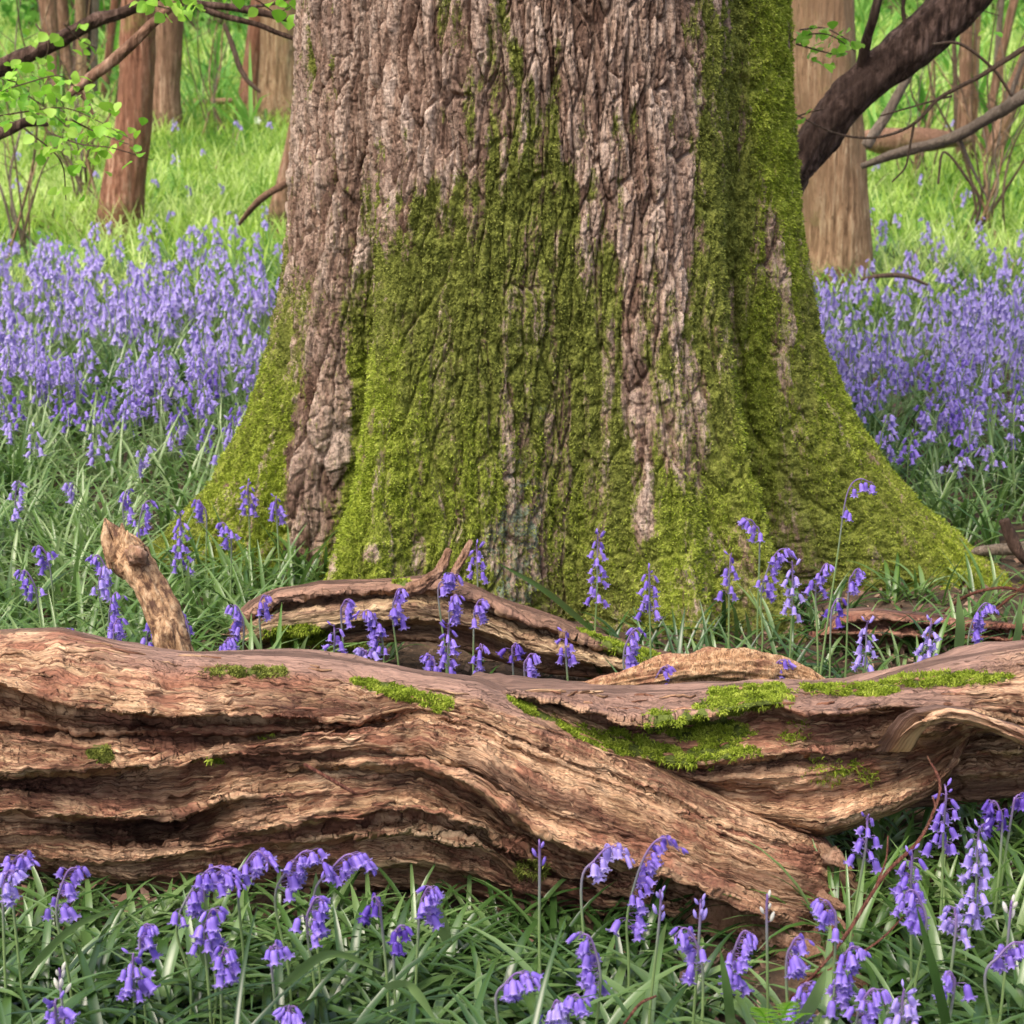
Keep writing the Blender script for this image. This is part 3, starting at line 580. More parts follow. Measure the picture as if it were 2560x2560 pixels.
def B_mask(px, py, fr, N, A, gr):
    n1 = perlin(gr[..., 0] * 3, gr[..., 1] * 25, 7)
    ed = np.interp(px, xb, B_rows[2][0])
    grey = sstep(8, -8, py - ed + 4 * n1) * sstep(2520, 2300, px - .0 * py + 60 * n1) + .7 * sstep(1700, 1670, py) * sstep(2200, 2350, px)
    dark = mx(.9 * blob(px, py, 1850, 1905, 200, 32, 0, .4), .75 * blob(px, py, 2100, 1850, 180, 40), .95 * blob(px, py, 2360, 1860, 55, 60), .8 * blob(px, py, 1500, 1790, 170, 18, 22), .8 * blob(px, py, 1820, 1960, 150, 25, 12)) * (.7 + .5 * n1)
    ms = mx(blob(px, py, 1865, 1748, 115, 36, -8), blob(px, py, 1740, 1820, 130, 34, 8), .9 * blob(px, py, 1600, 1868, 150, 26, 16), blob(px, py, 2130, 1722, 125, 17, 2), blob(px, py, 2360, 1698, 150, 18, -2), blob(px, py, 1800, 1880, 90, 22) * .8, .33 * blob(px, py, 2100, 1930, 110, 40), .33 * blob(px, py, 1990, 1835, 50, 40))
    return np.stack([np.clip(grey, 0, 1) * fr, np.clip(dark, 0, 1) * fr, ms * fr], -1)
YB = ([1130, 1280, 1700, 2060, 2400, 2860], [3.16, 3.05, 2.99, 2.93, 3.0, 3.08])
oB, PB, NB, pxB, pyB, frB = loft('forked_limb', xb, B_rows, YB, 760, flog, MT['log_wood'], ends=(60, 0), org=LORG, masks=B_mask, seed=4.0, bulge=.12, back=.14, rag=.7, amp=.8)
xd = [2150, 2250, 2350, 2450, 2560, 2700, 2860]
D_rows = [([1830, 1820, 1800, 1790, 1790, 1790, 1790], 0), ([1870, 1860, 1850, 1848, 1850, 1850, 1850], .02), ([1905, 1895, 1885, 1880, 1880, 1880, 1880], .03), ([1915, 1906, 1897, 1890, 1890, 1890, 1890], -.01), ([1960, 1950, 1945, 1935, 1925, 1920, 1920], .02),
          ([1985, 1975, 1965, 1955, 1945, 1940, 1940], -.02), ([2010, 2022, 2016, 2006, 1988, 1975, 1970], 0)]
def D_mask(px, py, fr, N, A, gr):
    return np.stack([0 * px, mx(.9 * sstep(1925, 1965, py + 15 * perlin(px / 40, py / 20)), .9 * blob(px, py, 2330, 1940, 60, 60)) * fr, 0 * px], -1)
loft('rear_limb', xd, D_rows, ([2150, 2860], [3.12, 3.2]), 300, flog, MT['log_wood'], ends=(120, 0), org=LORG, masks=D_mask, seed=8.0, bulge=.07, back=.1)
def wsel(a, idx, fr, N):
    q = np.arange(a.shape[0])[:, None] / 14., np.arange(a.shape[1])[None] / 9.
    return np.clip(a[..., idx] - .25, 0, 1) * fr * np.clip(.55 + 1.5 * fbm(q[0], q[1], 3, 3), .0, 1.4)
mA = A_mask(pxA, pyA, frA, NA, PA, np.zeros(PA.shape)); mB = B_mask(pxB, pyB, frB, NB, PB, np.zeros(PB.shape))
okA = sstep(-.3, .1, NA[..., 2] * .6 - NA[..., 1]); okB = sstep(-.3, .1, NB[..., 2] * .6 - NB[..., 1])
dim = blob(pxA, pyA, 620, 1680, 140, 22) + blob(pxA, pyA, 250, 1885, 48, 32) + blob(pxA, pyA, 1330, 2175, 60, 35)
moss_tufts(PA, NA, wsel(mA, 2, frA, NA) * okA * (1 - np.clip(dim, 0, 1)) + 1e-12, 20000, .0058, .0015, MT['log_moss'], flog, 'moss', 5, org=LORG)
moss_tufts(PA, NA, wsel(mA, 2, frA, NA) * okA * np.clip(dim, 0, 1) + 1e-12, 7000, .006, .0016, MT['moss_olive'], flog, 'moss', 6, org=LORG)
moss_tufts(PB, NB, wsel(mB, 2, frB, NB) * okB * (.35 + 1.2 * np.clip(fbm(pxB / 30, pyB / 30, 3, 3) + .5, 0, 1)) + 1e-12, 60000, .0060, .0015, MT['log_moss'], flog, 'moss', 7, org=LORG)
xp = [2262, 2285, 2320, 2370, 2430, 2500, 2570, 2650, 2750]
P_rows = [([1868, 1815, 1782, 1768, 1776, 1800, 1828, 1850, 1870], 0), ([1880, 1826, 1792, 1778, 1786, 1812, 1840, 1862, 1882], .012), ([1890, 1836, 1799, 1785, 1794, 1820, 1849, 1872, 1892], .004), ([1898, 1846, 1808, 1794, 1803, 1830, 1860, 1884, 1905], .012), ([1912, 1862, 1822, 1804, 1812, 1840, 1872, 1897, 1920], 0)]
loft('peeled_strip', xp, P_rows, ([2262, 2285, 2330, 2430, 2750], [3.0, 2.95, 2.885, 2.88, 2.93]), 260, flog, MT['log_wood'], ends=(70, 0), org=LORG, seed=22., bulge=.022, back=.03, tilt=.0, rag=.4, amp=.5)
def splinters(P, N, nf, n, seed):
    """loose slivers of wood lying along the grain"""
    r = np.random.RandomState(seed); V, Q, G = [], [], []; nX = P.shape[0]
    for k in range(n):
        i = r.randint(30, nX - 90); j = r.randint(6, nf - 6); ln = r.randint(8, 46); w_ = r.uniform(.0012, .0042); s = np.linspace(0, 1, 7); ii = np.minimum(i + (s * ln).astype(int), nX - 1)
        c = P[ii, j] + N[ii, j] * (.0015 + .006 * (s[:, None] - .3) ** 2 * r.rand() + (.004 * s[:, None] if k % 3 == 0 else 0)); dn = N[ii, j]; t = np.gradient(c, axis=0); sd_ = np.cross(t, dn); sd_ /= np.linalg.norm(sd_, axis=1)[:, None] + 1e-9
        ww = (w_ * np.array([.3, .9, 1, 1, .85, .6, .1]))[:, None]; ring = np.stack([c - sd_ * ww, c + dn * ww * .7, c + sd_ * ww, c - dn * .004], 1)
        V.append(ring.reshape(-1, 3)); Q.append(grid(7, 4, True) + 28 * k); gs = r.rand() * 3; G.append(np.stack([ring[..., 0].ravel(), np.tile([0, .002, .004, .002], 7) + gs, np.zeros(28)], 1))
    V = np.concatenate(V) - LORG; o = link('splinters', mesh('splinters', V, np.concatenate(Q), MT['log_wood'], {'grain': np.concatenate(G), 'mask': np.zeros((len(V), 3))}), flog); o['kind'] = 'stuff'
splinters(PA, NA, PA.shape[1] - 22, 420, 3); splinters(PB, NB, PB.shape[1] - 22, 150, 4)
# crumbling foot and grey root stub under the broken end
def branch(name, pts, mat, parent, org, n=40, sides=20, bump=.25, seed=0., sm=True):
    """pts: (x, y, z, radius)"""
    q = crom(pts, n); V, Q = tube(q[:, :3], np.maximum(q[:, 3], .0008), sides, bump, seed)
    return link(name, mesh(name, V - np.array(org), Q, mat), parent)
def pts_px(L):
    """(px, py, Y, radius in photo pixels) -> (x, y, z, radius)"""
    o = []
    for px, py, Y, r in L:
        p = at(px, py, Y); dep = (p - np.array([0, 0, CH])) @ FW; o.append((*p, r * dep / F))
    return o
branch('broken_stub', pts_px([(1760, 2280, 2.99, 90), (1900, 2325, 2.93, 86), (2010, 2375, 2.84, 66), (2100, 2425, 2.76, 38), (2165, 2465, 2.70, 10)]), MT['bark_brown'], flog, LORG, 160, 80, .42, 2.)
branch('root_stub', pts_px([(2040, 2300, 2.95, 30), (2120, 2345, 2.9, 26), (2170, 2390, 2.86, 20), (2205, 2420, 2.83, 10)]), MT['bark_grey'], flog, LORG, 60, 24, .3, 3.)
for k_, q_ in enumerate([[(2060, 2130, 2.95, 22), (2095, 2150, 2.9, 16), (2128, 2175, 2.88, 5)], [(2060, 2290, 2.84, 20), (2110, 2330, 2.8, 14), (2140, 2352, 2.79, 4)], [(2050, 2240, 2.86, 16), (2095, 2262, 2.83, 10), (2118, 2270, 2.82, 3)], [(2000, 2390, 2.88, 20), (2060, 2425, 2.84, 12), (2098, 2448, 2.82, 3)], [(1940, 2420, 2.88, 18), (1990, 2455, 2.84, 10), (2020, 2478, 2.82, 3)]]):
    branch('end_splinter', pts_px(q_), MT['bark_brown'], flog, LORG, 40, 30, .45, 3.1 * k_)
branch('fallen_twig', pts_px([(760, 1910, 2.80, 4), (830, 1950, 2.79, 5), (890, 1985, 2.80, 4)]), MT['bramble'], flog, LORG, 12, 8, .1)

# ---- curved log lying behind, against the oak
MORG = np.array(at(1100, 1640, 4.1)); MORG[2] = 0
mlog = empty('curved_log', MORG, 'curved split log with two upright prongs, lying between the oak and the big fallen log', 'log')
xm = [600, 640, 700, 800, 900, 1000, 1080, 1140, 1200, 1300, 1400, 1500, 1600, 1700, 1760]
M_rows = [
 ([1530,1508,1476,1458,1455,1450,1438,1452,1475,1520,1552,1592,1622,1650,1680], 0),
 ([1560,1535,1505,1485,1478,1474,1470,1480,1500,1545,1578,1612,1640,1664,1690], .03),
 ([1566,1542,1513,1494,1488,1486,1484,1492,1512,1556,1588,1620,1647,1668,1692], -.03),
 ([1580,1566,1545,1530,1520,1516,1516,1524,1540,1580,1610,1640,1662,1676,1695], .02),
 ([1605,1602,1585,1566,1556,1550,1552,1562,1575,1610,1640,1665,1678,1685,1700], .025),
 ([1611,1610,1594,1576,1567,1562,1564,1574,1586,1619,1648,1672,1683,1688,1702], -.03),
 ([1645,1642,1642,1622,1608,1602,1606,1620,1640,1672,1690,1698,1702,1700,1708], 0)]
def M_mask(px, py, fr, N, A, gr):
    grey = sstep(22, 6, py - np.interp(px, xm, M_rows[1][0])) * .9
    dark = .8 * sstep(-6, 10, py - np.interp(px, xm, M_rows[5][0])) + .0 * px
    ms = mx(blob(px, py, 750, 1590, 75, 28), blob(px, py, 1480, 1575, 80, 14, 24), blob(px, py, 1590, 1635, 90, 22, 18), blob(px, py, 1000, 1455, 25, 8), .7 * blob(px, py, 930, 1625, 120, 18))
    return np.stack([grey * fr, np.clip(dark, 0, 1) * fr, ms * fr], -1)
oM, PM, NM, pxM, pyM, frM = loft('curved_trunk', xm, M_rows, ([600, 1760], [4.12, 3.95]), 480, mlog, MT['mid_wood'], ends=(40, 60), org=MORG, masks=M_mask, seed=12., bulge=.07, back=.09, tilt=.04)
mM = M_mask(pxM, pyM, frM, NM, PM, np.zeros(PM.shape))
moss_tufts(PM, NM, wsel(mM, 2, frM, NM) + 1e-12, 14000, .007, .0022, MT['log_moss'], mlog, 'moss', 8, org=MORG)
branch('prong', pts_px([(1020, 1476, 4.02, 15), (1060, 1462, 4.02, 14), (1092, 1432, 4.02, 12), (1112, 1400, 4.03, 10), (1124, 1374, 4.04, 8)]), MT['bark_brown'], mlog, MORG, 90, 36, .55, 1.)
branch('prong', pts_px([(1118, 1462, 4.03, 13), (1140, 1425, 4.03, 11), (1160, 1388, 4.04, 9), (1178, 1352, 4.05, 7)]), MT['bark_brown'], mlog, MORG, 90, 36, .55, 5.)

def single(name, pts, mat, label, cat, n=60, sides=28, bump=.2, seed=0., group=None):
    p = pts_px(pts); org = np.array(p[0][:3]); q = crom(p, n); V, Q = tube(q[:, :3], np.maximum(q[:, 3], .0006), sides, bump, seed)
    o = link(name, mesh(name, V - org, Q, MT[mat]), None, org); tag(o, label, cat, group); return o
single('orange_root', [(1330, 1745, 3.55, 8), (1450, 1728, 3.55, 20), (1600, 1702, 3.56, 36), (1720, 1682, 3.57, 48), (1850, 1674, 3.58, 50), (1980, 1692, 3.6, 38), (2075, 1715, 3.6, 14)], 'orange_bark', 'peeling orange-barked branch humped up behind the mossy part of the big log', 'branch', 260, 110, .34, 4.)
single('spotted_branch', [(1100, 1760, 3.72, 14), (1250, 1738, 3.75, 20), (1400, 1722, 3.8, 18), (1480, 1715, 3.85, 10)], 'orange_bark', 'thin spotted pale branch on the ground below the curved log', 'branch', 60, 24, .15, 7.)
DORG = np.array(at(2300, 1640, 4.35)); DORG[2] = 0
dlog = empty('dark_log', DORG, 'dark red-brown rotting log at the right, in front of the oak root', 'log')
xk = [2070, 2110, 2180, 2280, 2400, 2520, 2640, 2800]
K_rows = [([1560,1530,1526,1534,1548,1556,1560,1560], 0), ([1575,1552,1548,1556,1566,1570,1575,1575], .03), ([1580,1560,1557,1564,1572,1577,1582,1582], -.02), ([1590,1585,1585,1590,1597,1600,1604,1604], .02), ([1596,1594,1594,1600,1606,1610,1612,1612], -.03), ([1602,1612,1622,1636,1644,1640,1640,1640], 0)]
loft('log_body', xk, K_rows, ([2070, 2800], [4.28, 4.42]), 300, dlog, MT['dark_wood'], ends=(25, 0), org=DORG, seed=16., bulge=.06, back=.07, tilt=.03)

# ---- broken stick standing behind the log
SORG = np.array(at(440, 1640, 3.5)); 
stick = empty('broken_stick', SORG, 'broken upright tan branch stub with a dark knot, left, rising behind the log', 'branch')
branch('stick_shaft', pts_px([(458, 1690, 3.52, 50), (430, 1610, 3.52, 45), (390, 1510, 3.54, 41), (352, 1430, 3.56, 41), (322, 1392, 3.57, 45), (300, 1360, 3.575, 34), (284, 1334, 3.58, 21), (272, 1315, 3.585, 12), (262, 1296, 3.59, 3)]), MT['stick_bark'], stick, SORG, 160, 56, .3, 6.)
rq = np.random.RandomState(9)
for k, (bx, by, tx, ty, w_) in enumerate([(282, 1380, 262, 1296, 20), (296, 1370, 276, 1318, 16), (300, 1365, 292, 1330, 13), (312, 1362, 305, 1308, 15), (322, 1362, 318, 1326, 12), (275, 1392, 270, 1345, 14), (330, 1370, 331, 1340, 12), (288, 1375, 284, 1312, 9), (272, 1400, 262, 1362, 10), (340, 1372, 346, 1352, 10)]):
    Yk = 3.565 + .02 * (rq.rand() - .5)
    branch('splinter', pts_px([(bx + 6, by + 20, Yk, w_), (bx, by, Yk, w_ * .95), ((bx + tx) / 2 + rq.normal() * 2, (by + ty) / 2, Yk, w_ * .6), (tx, ty, Yk + .005, 2)]), MT['stick_bark'], stick, SORG, 26, 12, .45, k * 1.7)
branch('knot', pts_px([(338, 1388, 3.55, 27), (344, 1392, 3.528, 28), (347, 1394, 3.524, 25), (346, 1393, 3.528, 17), (345, 1392, 3.532, 14), (343, 1390, 3.545, 8)]), MT['bark_brown'], stick, SORG, 40, 30, .32, 9.)
# ================================================================ woodland behind
def tree(name, pts, mat, label, cat='tree', top=5.5, seed=0., sides=64, bump=.09, group=None, stub=True, Y=None):
    """pts from the top of the frame down to the foot: (px, py, half width px); foot stands on the floor"""
    foot = hit(pts[-1][0], pts[-1][1]); Y = foot[1]; L = []
    for i, (px, py, hw) in enumerate(pts):
        p = at(px, py, Y); dep = (p - np.array([0, 0, CH])) @ FW; L.append([*p, hw * dep / F])
    L[-1][2] -= .06
    a, b = np.array(L[0]), np.array(L[1]); d = (a[:3] - b[:3]); d /= np.linalg.norm(d)
    ext = [[*(a[:3] + d * top * f), a[3] * (1 - .45 * f)] for f in (1, .6, .25)]
    q = crom(ext + L, 320)[::-1]
    V, Q = tube(q[:, :3], q[:, 3], sides, bump, seed)
    # spreading foot
    h = V[:, 2] - foot[2]; k = 1 + .22 * np.exp(-np.maximum(h, 0) / .12) * (1 + .5 * np.sin(5 * np.arctan2(V[:, 1] - foot[1], V[:, 0] - foot[0]) + seed))
    V[:, 0] = foot[0] + (V[:, 0] - foot[0]) * np.where(h < .6, k, 1); V[:, 1] = foot[1] + (V[:, 1] - foot[1]) * np.where(h < .6, k, 1)
    t = empty(name, foot, label, cat, group)
    link('trunk', mesh('trunk', V - foot, Q, MT[mat], {'foot': np.clip(1.05 - h / .38, 0, 1) * (foot[1] > 7)}), t)
    if stub:                                                     # a few limbs high above
        r = np.random.RandomState(int(seed * 10) + 1); tp = q[-1]
        for k in range(3):
            c = q[int(235 + 30 * k)][:3]; az = r.rand() * 6.28; e = c + np.array([math.cos(az) * 1.3, math.sin(az) * 1.3, 1.1])
            V2, Q2 = tube(crom([c, (c + e) / 2 + [0, 0, .1], e], 14), np.linspace(q[-1][3] * .6, .008, 14), 8, .1, k)
            link('limb', mesh('limb', V2 - foot, Q2, MT[mat]), t)
    return t
tree('red_tree', [(345, -20, 42), (345, 100, 43), (335, 300, 45), (312, 440, 50), (283, 590, 54)], 'bark_red', 'slender reddish tree leaning left at the back edge of the left bluebell drift', seed=1.)
tree('brown_tree', [(424, -20, 37), (420, 120, 35), (412, 240, 38), (412, 345, 48)], 'bark_brown', 'straight brown tree with a mossy dark foot, just right of the reddish leaning one', seed=2.)
tree('forked_tree', [(650, -20, 22), (640, 90, 22), (624, 210, 24), (612, 318, 34)], 'bark_red', 'thin pink-brown tree leaning beside the tan trunk, left of the oak', seed=3.)
tree('tan_tree', [(706, -20, 50), (702, 120, 50), (694, 230, 52), (690, 328, 62)], 'bark_tan', 'pale tan tree trunk close to the left edge of the oak', seed=4.)
tree('tan_tree', [(2052, -20, 80), (2062, 200, 82), (2082, 430, 84), (2090, 600, 86), (2095, 745, 90)], 'bark_tan', 'thick tan tree trunk standing right behind the oak, with bluebells at its foot', seed=5., sides=72, bump=.06)
tree('small_trunk', [(738, 330, 18), (722, 420, 22), (705, 500, 26), (690, 590, 34)], 'bark_brown', 'narrow dark stem half hidden by the oak, at its left edge', seed=6., top=.9, stub=False)
tree('slim_tree', [(118, -20, 22), (126, 90, 20), (140, 200, 18), (160, 300, 22)], 'bark_brown', 'slim tree at the far left behind the hazel leaves', seed=7.)
for i, (px, py, hw, lean) in enumerate([(170, 270, 19, -20), (205, 280, 13, -4), (232, 275, 9, 8), (190, 245, 24, 25), (255, 262, 10, 35), (150, 250, 10, -45)]):
    tree('coppice_stem', [(px + lean, -20, hw), (px + lean * .5, 130, hw), (px, py, hw * 1.2)], ['bark_brown', 'bark_tan', 'bark_grey', 'bark_dark', 'bark_red', 'bark_brown'][i],
         ['broad brown stem of the coppice clump, far left', 'pale thin stem in the middle of the left coppice clump', 'thinnest grey stem of the left coppice clump', 'thick dark stem leaning right in the left coppice clump', 'reddish stem at the right side of the left coppice clump', 'brown stem leaning left out of the left coppice clump'][i], seed=8. + i, sides=16, group='stems of the coppice clump at the left', stub=False)
for i, (px, py, hw, lean) in enumerate([(2410, 430, 17, 8), (2432, 425, 9, 14), (2450, 420, 11, 90), (2475, 415, 8, 30), (2460, 440, 20, 190), (2395, 400, 6, -15)]):
    tree('coppice_stem', [(px + lean, -20, hw), (px + lean * .45, 200, hw), (px, py, hw * 1.25)], ['bark_brown', 'bark_tan', 'bark_brown', 'bark_grey', 'bark_brown', 'twig'][i],
         ['straight brown stem of the right coppice clump', 'pale stem beside the straight brown one, right coppice clump', 'stem leaning gently right in the right coppice clump', 'thin grey stem of the right coppice clump', 'thick stem leaning far right out of the right coppice clump', 'thin twig-like stem left of the right coppice clump'][i], seed=14. + i, sides=16, group='stems of the coppice clump at the right', stub=False)
# ---- fallen and hanging branches
def bough(name, pts, mat, label, twigs=(), seed=0., n=90, sides=20, bump=.18, cat='branch', group=None):
    p = pts_px(pts); org = np.array(p[0][:3]); q = crom(p, n); V, Q = tube(q[:, :3], q[:, 3], sides, bump, seed)
    if not twigs:
        o = link(name, mesh(name, V - org, Q, MT[mat]), None, org); return tag(o, label, cat, group)
    t = empty(name, org, label, cat, group); link('limb', mesh('limb', V - org, Q, MT[mat]), t)
    for tw in twigs:
        q = crom(pts_px(tw), 26); V, Q = tube(q[:, :3], q[:, 3], 7, .12, seed); link('twig', mesh('twig', V - org, Q, MT[mat]), t)
    return t
bough('leaning_bough', [(1640, 1100, 6.9, 30), (1800, 800, 6.9, 42), (1960, 470, 6.9, 46), (2010, 395, 6.9, 46), (2120, 250, 6.9, 47), (2260, 130, 6.9, 56), (2360, 40, 6.9, 62), (2500, -110, 6.9, 60), (2700, -330, 6.9, 50)], 'bark_dark',
      'thick dark broken bough slanting up to the right behind the oak', [[(2150, 190, 6.9, 16), (2165, 110, 6.85, 13), (2185, 40, 6.8, 12), (2205, -40, 6.8, 11)], [(2262, 60, 6.9, 6), (2258, 20, 6.9, 5), (2262, -20, 6.9, 5)]], 21., n=300, sides=48, bump=.2)
bough('pale_branch', [(2165, 365, 8.8, 14), (2215, 290, 8.8, 13), (2270, 190, 8.8, 11), (2320, 90, 8.8, 9), (2380, -30, 8.8, 7)], 'bark_grey', 'straight pale branch leaning up behind the dark bough', seed=22.)
bough('lichened_branch', [(2155, 415, 8.4, 7), (2240, 385, 8.3, 13), (2380, 345, 8.2, 14), (2480, 290, 8.1, 15), (2570, 235, 8.0, 17), (2750, 120, 8, 17)], 'bark_grey', 'long grey-white lichened branch rising to the right edge', [[(2520, 262, 8.1, 8), (2540, 200, 8.1, 6), (2570, 120, 8.1, 5)], [(2400, 350, 8.2, 5), (2430, 420, 8.2, 4), (2470, 500, 8.2, 2)]], 23.)
bough('rotten_log', [(2150, 350, 13, 20), (2220, 352, 13, 32), (2330, 350, 13, 28), (2420, 345, 13.2, 14)], 'bark_brown', 'reddish rotten log lying in the grass behind the lichened branch', seed=24.)
bough('thin_twig', [(1992, 288, 6.0, 2), (2080, 330, 6.0, 2.6), (2160, 345, 6.0, 3), (2230, 335, 6.0, 3.4), (2290, 305, 6.0, 4), (2350, 245, 6.0, 5), (2450, 190, 6.0, 6), (2570, 115, 6.0, 7)], 'twig', 'thin dark twig sweeping down from the right edge to the oak',
      [[(2285, 310, 6, 3.5), (2272, 380, 6, 3), (2262, 420, 6, 2.6), (2230, 455, 6, 2)], [(2330, 110, 6, 3), (2400, 110, 6, 4), (2480, 170, 6, 4), (2530, 240, 6, 4)], [(2380, 240, 6, 3), (2340, 250, 6, 2.5), (2200, 290, 6, 2)]], 25., sides=10)
bough('thin_twig', [(2345, 460, 8, 3), (2360, 380, 8, 3), (2420, 450, 8, 4), (2450, 505, 8, 4), (2440, 560, 8, 3)], 'twig', 'crooked twig hanging below the lichened branch at the right', seed=26., sides=8)
bough('arched_stem', [(2150, 700, 8.6, 3), (2200, 690, 8.6, 6), (2260, 690, 8.6, 6), (2320, 712, 8.6, 3)], 'twig', 'low arched dead stem among the bluebells right of the oak', seed=27., sides=8)
bough('dark_branch', [(-60, 190, 6.6, 22), (40, 150, 6.6, 21), (130, 110, 6.6, 19), (230, 55, 6.6, 17), (310, 30, 6.6, 14), (400, -15, 6.6, 13)], 'bark_dark', 'thick dark branch across the top left corner, in front of the red tree', seed=28., n=200, sides=30)
bough('slanting_branch', [(170, 240, 6.3, 8), (200, 215, 6.3, 12), (290, 145, 6.3, 14), (370, 70, 6.3, 12), (440, 5, 6.3, 10), (500, -50, 6.3, 9)], 'bark_brown', 'brown branch slanting up to the right across the reddish tree', [[(190, 225, 6.3, 7), (215, 250, 6.3, 6), (240, 300, 6.3, 3)]], 29., sides=20)
bough('low_branch', [(-60, 350, 6, 19), (20, 325, 6, 15), (70, 305, 6, 12), (120, 312, 6, 5)], 'bark_dark', 'stub of a dark branch at the left edge among the hazel leaves', seed=30.)
bough('arching_branch', [(450, -20, 6.2, 9), (500, 16, 6.2, 10), (560, 40, 6.2, 8), (640, 60, 6.2, 7), (700, 84, 6.2, 6), (760, 105, 6.2, 5)], 'bark_dark', 'thin dark branch arching into the oak at the upper left', [[(500, 10, 6.2, 9), (600, 22, 6.2, 10), (680, 38, 6.2, 9), (760, 62, 6.2, 7)], [(600, 20, 6.2, 4), (680, 10, 6.2, 4), (740, -10, 6.2, 3)]], 31., sides=12)
bough('bent_twig', [(560, 60, 9, 5), (580, 110, 9, 7), (600, 170, 9, 7), (622, 205, 9, 6), (650, 230, 9, 4)], 'twig', 'bent grey twig hanging in front of the pink-brown tree', seed=32., sides=8)
bough('fallen_pole', [(430, 258, 17, 5), (500, 254, 17, 7), (600, 252, 17, 7), (640, 250, 17, 5)], 'bark_tan', 'thin pale pole lying in the far grass between two trees', seed=33., sides=10)
bough('dead_stick', [(598, 560, 8.2, 4), (630, 520, 8.1, 8), (670, 485, 8.0, 9), (730, 450, 7.9, 11)], 'bark_brown', 'short dark stick leaning against the narrow stem by the oak', seed=34., sides=12)
# twigs and roots on the ground at the right
bough('ground_twig', [(2400, 1385, 5.0, 6), (2470, 1375, 4.98, 14), (2540, 1372, 4.95, 15), (2600, 1365, 4.95, 16)], 'bark_grey', 'grey dead branch on the ground behind the tip of the right root', seed=35.)
bough('ground_twig', [(2510, 1300, 4.8, 14), (2528, 1345, 4.8, 16), (2550, 1385, 4.78, 12), (2580, 1420, 4.8, 8)], 'bark_dark', 'dark upright dead stub at the right edge beside the oak root', seed=36.)
bough('bramble_stem', [(2350, 1540, 4.6, 3), (2400, 1500, 4.55, 4), (2450, 1478, 4.5, 4), (2520, 1470, 4.5, 4), (2600, 1490, 4.5, 4)], 'bramble', 'thin red-brown bramble stem arching over the tip of the oak root', [[(2470, 1540, 4.5, 3), (2530, 1490, 4.5, 4), (2590, 1440, 4.5, 4)]], 37., sides=8)
bough('bramble_stem', [(1960, 2510, 2.50, 3), (2050, 2420, 2.52, 4), (2120, 2330, 2.55, 5), (2210, 2190, 2.60, 5), (2290, 2110, 2.62, 5), (2330, 2040, 2.66, 4), (2350, 1960, 2.70, 4), (2318, 1890, 2.74, 2)], 'bramble',
      'long red bramble stem curving up in front of the broken end of the big log', [[(2330, 2040, 2.66, 3), (2338, 2020, 2.66, 2.5), (2332, 1992, 2.68, 2)], [(2000, 2460, 2.52, 3), (2120, 2400, 2.52, 3), (2200, 2350, 2.55, 3), (2260, 2290, 2.6, 2)], [(2190, 2215, 2.6, 3), (2215, 2150, 2.62, 2.5), (2220, 2090, 2.64, 2)]], 38., sides=8)
bough('bramble_stem', [(1560, 2560, 2.36, 3), (1600, 2510, 2.40, 4), (1640, 2490, 2.42, 3)], 'bramble', 'short red twig among the leaves at the bottom, right of centre', seed=39., sides=8)

def tangle(px, py, Y, spread, n, label, seed):
    r = np.random.RandomState(seed); p0 = np.array(at(px, py, Y)); p0[2] = float(gz(p0[0], p0[1])); t = empty('bare_shrub', p0, label, 'shrub')
    for k in range(n):
        a = r.normal() * spread; h = r.uniform(.7, 2.2); b = r.normal() * .35; pts = [[r.normal() * .08, r.normal() * .08, -.03]]
        for j in range(1, 6): pts.append([a * h * j / 5 * .5 + b * (j / 5) ** 2 * h * .6 + r.normal() * .03, r.normal() * .05, h * (j / 5) ** .85])
        c = crom(pts, 26); V, Q = tube(c, np.linspace(r.uniform(.004, .011), .0015, 26), 6, .1, k); tw = link('stem', mesh('stem', V, Q, MT[['twig', 'bark_grey', 'bark_tan'][k % 3]]), t)
        for m in range(3):
            i = r.randint(8, 24); d = np.array([r.normal() * .22, r.normal() * .1, .18 * r.rand()]); V, Q = tube(crom([c[i], c[i] + d * .5 + [0, 0, .03], c[i] + d], 8), np.linspace(.0028, .001, 8), 5); link('twig', mesh('twig', V, Q, MT['twig']), tw)
tangle(2470, 420, 11.5, .5, 15, 'tangle of thin bare stems at the top right, behind the lichened branch', 71)
tangle(2300, 330, 13.5, .4, 9, 'thin bare stems on the slope above the rotten log', 72)
tangle(200, 300, 12.5, .4, 12, 'tangle of thin bare stems around the left coppice clump', 73)
tangle(40, 330, 11, .5, 9, 'few thin bare stems at the left edge behind the hazel leaves', 74)
tangle(520, 300, 16, .5, 8, 'wispy bare stems between the brown tree and the pink-brown one', 75)
